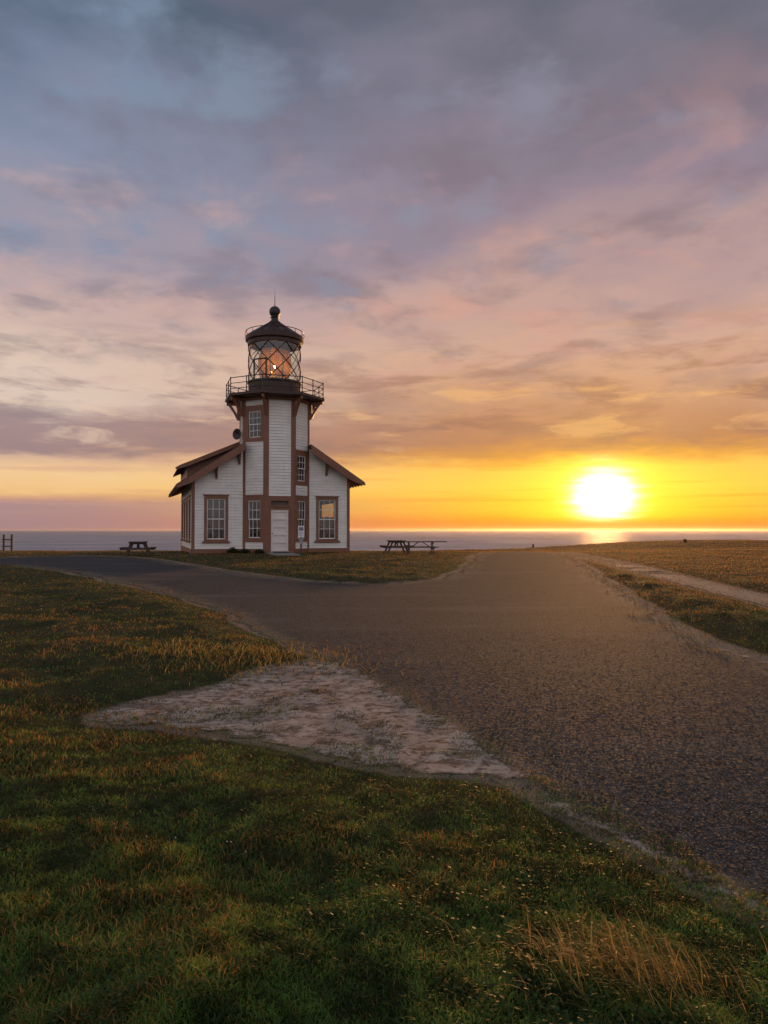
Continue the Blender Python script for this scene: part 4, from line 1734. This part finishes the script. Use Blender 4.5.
    o = np_mesh("lawn_grass", np.concatenate(VV), np.concatenate(A3), M['blade'], np.concatenate(CC), np.concatenate(A4))
    tag(o, "short green lawn with straw coloured tufts and clover", "grass", kind='stuff')


lawn()


def tuft(name, cx, cy, rad, n, Lmin, Lmax, label, cat, straw=0.6, lean=1.0, dirbias=None, width=0.0045, group=None):
    x = rng.normal(0, rad * 0.5, n)
    y = rng.normal(0, rad * 0.32, n)
    z = h_turf(cx + x, cy + y) - 0.01
    z0 = float(h_turf(np.array([cx]), np.array([cy]))[0])
    L = Lmin + (Lmax - Lmin) * rng.random(n) ** 1.6
    g = np.stack([0.050 + 0.03 * rng.random(n), 0.070 + 0.03 * rng.random(n), 0.016 + 0.01 * rng.random(n)], 1)
    st = np.stack([0.29 + 0.16 * rng.random(n), 0.20 + 0.11 * rng.random(n), 0.055 + 0.03 * rng.random(n)], 1)
    col = np.where((rng.random(n) < straw)[:, None], st, g)
    if dirbias is not None:
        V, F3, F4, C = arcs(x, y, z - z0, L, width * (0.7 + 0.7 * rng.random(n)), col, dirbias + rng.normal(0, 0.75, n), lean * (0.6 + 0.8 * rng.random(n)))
    else:
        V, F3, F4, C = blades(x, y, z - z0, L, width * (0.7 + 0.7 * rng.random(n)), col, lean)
    o = np_mesh(name, V, F3, M['blade'], C, F4)
    o.location = (cx, cy, z0)
    tag(o, label, cat, group)
    return o


tuft("grass_tuft", 0.80, 2.40, 0.33, 1500, 0.06, 0.19, "long golden grass tuft bent over at the bottom right corner of the lawn", "grass tuft", 0.68, 1.2, PI * 0.95, 0.0034)
tuft("grass_clump", -1.55, 8.55, 1.5, 1700, 0.06, 0.15, "golden dry grass clump on the lawn above the sandy patch", "grass clump", 0.85, 0.9, None, 0.009)

# low plants at the foot of the tower
for i, (pu, pv, pr_, lab) in enumerate(((-2.55, -1.35, 0.34, "low dark plant at the tower foot, farthest left of three"),
                                      (-1.95, -1.75, 0.30, "low dark plant at the tower foot, in the middle of three"),
                                      (-1.20, -2.20, 0.26, "low dark plant at the tower foot, nearest the white door"))):
    wv = LH.matrix_basis @ Vector((pu, pv, 0))
    n = 420
    a = rng.random(n) * 2 * PI
    rr_ = pr_ * np.sqrt(rng.random(n))
    x = rr_ * np.cos(a)
    y = rr_ * np.sin(a)
    zz = (0.20 + 0.1 * rng.random()) * rng.random(n) * (1 - (rr_ / pr_) ** 2 * 0.7)
    col = np.stack([0.03 + 0.02 * rng.random(n), 0.045 + 0.02 * rng.random(n), 0.014 + 0.01 * rng.random(n)], 1)
    V, F3, F4, C = blades(x, y, zz, 0.08 + 0.06 * rng.random(n), 0.03 + 0.015 * rng.random(n), col, 0.9)
    x2 = rng.normal(0, pr_ * 0.3, 60)
    y2 = rng.normal(0, pr_ * 0.3, 60)
    V2, G3, G4, C2 = blades(x2, y2, np.zeros(60), np.full(60, 0.22), np.full(60, 0.014), np.full((60, 3), 0.05) * np.array([1, 0.9, 0.5]), 0.4)
    o = np_mesh("plant", np.concatenate([V, V2]), np.concatenate([F3, G3 + len(V)]), M['blade'], np.concatenate([C, C2]), np.concatenate([F4, G4 + len(V)]))
    o.location = (wv.x, wv.y, float(h_base(wv.x, wv.y)))
    tag(o, lab, "plant", "plants at the tower foot")

# lone shrub on the bluff at the right
bx, by = 29.9, 73.5
n = 700
a = rng.random(n) * 2 * PI
zz = 0.46 * rng.random(n)
rr_ = 0.20 * np.sqrt(rng.random(n)) * (0.75 + 0.35 * np.sin(zz * 6.0))
V, F3, F4, C = blades(rr_ * np.cos(a), rr_ * np.sin(a), zz, 0.08 + 0.06 * rng.random(n), 0.05 + 0.02 * rng.random(n),
                      np.stack([0.12 + 0.04 * rng.random(n), 0.085 + 0.03 * rng.random(n), 0.035 + 0.01 * rng.random(n)], 1), 0.7)
o = np_mesh("shrub", V, F3, M['blade'], C, F4)
o.location = (bx, by, float(h_turf(np.array([bx]), np.array([by]))[0]) - 0.03)
o.scale = (0.7, 0.7, 0.7)
tag(o, "small dark shrub on the bluff skyline right of the sun", "shrub")


def stones():
    n0 = 190000
    y = 1 / (rng.random(n0) * (1 / 1.8 - 1 / 11.0) + 1 / 11.0)
    x = y * (rng.random(n0) * 1.3 - 0.45)
    s = sdf(GPc, x, y)
    d = np.hypot(x, y)
    keep = (s < -0.02) & (rng.random(n0) < 0.25 + 0.75 * sst(0.0, -0.5, s))
    ss_ = sdf(SPc, x, y)
    keep |= (ss_ < 0) & (rng.random(n0) < 0.12)
    x, y, s, d = x[keep], y[keep], s[keep], d[keep]
    n = len(x)
    q = 0.0026 + 0.0052 * rng.random(n) ** 2.5
    z = h_base(x, y) + 0.1 * q
    O = np.array([(1, 0, 0), (0, 1, 0), (-1, 0, 0), (0, -1, 0), (0.6, 0.6, 0.7), (-0.6, 0.5, 0.8), (-0.5, -0.6, 0.7), (0.6, -0.6, 0.8)], float)
    J = O[None] * (0.7 + 0.6 * rng.random((n, 8, 3)))
    J[:, :, 2] *= 0.75
    t = rng.random(n) * 2 * PI
    c, s2 = np.cos(t)[:, None], np.sin(t)[:, None]
    Xr = J[:, :, 0] * c - J[:, :, 1] * s2
    Yr = J[:, :, 0] * s2 + J[:, :, 1] * c
    V = np.stack([x[:, None] + Xr * q[:, None], y[:, None] + Yr * q[:, None], z[:, None] + J[:, :, 2] * q[:, None] * 0.5], 2)
    F = [(0, 1, 4), (1, 5, 4), (1, 2, 5), (2, 6, 5), (2, 3, 6), (3, 7, 6), (3, 0, 7), (0, 4, 7), (4, 5, 6), (4, 6, 7)]
    i = np.arange(n)[:, None] * 8
    F3 = np.concatenate([i + np.array([f]) for f in F])
    b = 0.022 + 0.085 * rng.random(n) ** 2.2
    col = b[:, None] * np.array([1.0, 0.96, 0.94])
    o = np_mesh("gravel_stones", V.reshape(-1, 3), F3, M['stone'], np.repeat(col, 8, 0))
    tag(o, "loose crushed stones scattered over the gravel lot", "stones", kind='stuff')


stones()

# ------------------------------------------------------------------ sea haze
if HAZE_DENSITY > 0:
    m, n = material("sea_haze")
    pv = n.node('ShaderNodeVolumePrincipled')
    pv.inputs['Color'].default_value = (0.90, 0.86, 0.86, 1)
    pv.inputs['Density'].default_value = HAZE_DENSITY
    pv.inputs['Anisotropy'].default_value = 0.74
    o_ = n.node('ShaderNodeOutputMaterial')
    n.nt.links.new(pv.outputs[0], o_.inputs['Volume'])
    mb = MB()
    H = 15600
    mb.box(-H, H, -H, H, SEA_Z - 5.5, 17.2)
    tag(mb.build("haze", m), "thin sea haze over the headland", "haze", kind='stuff')
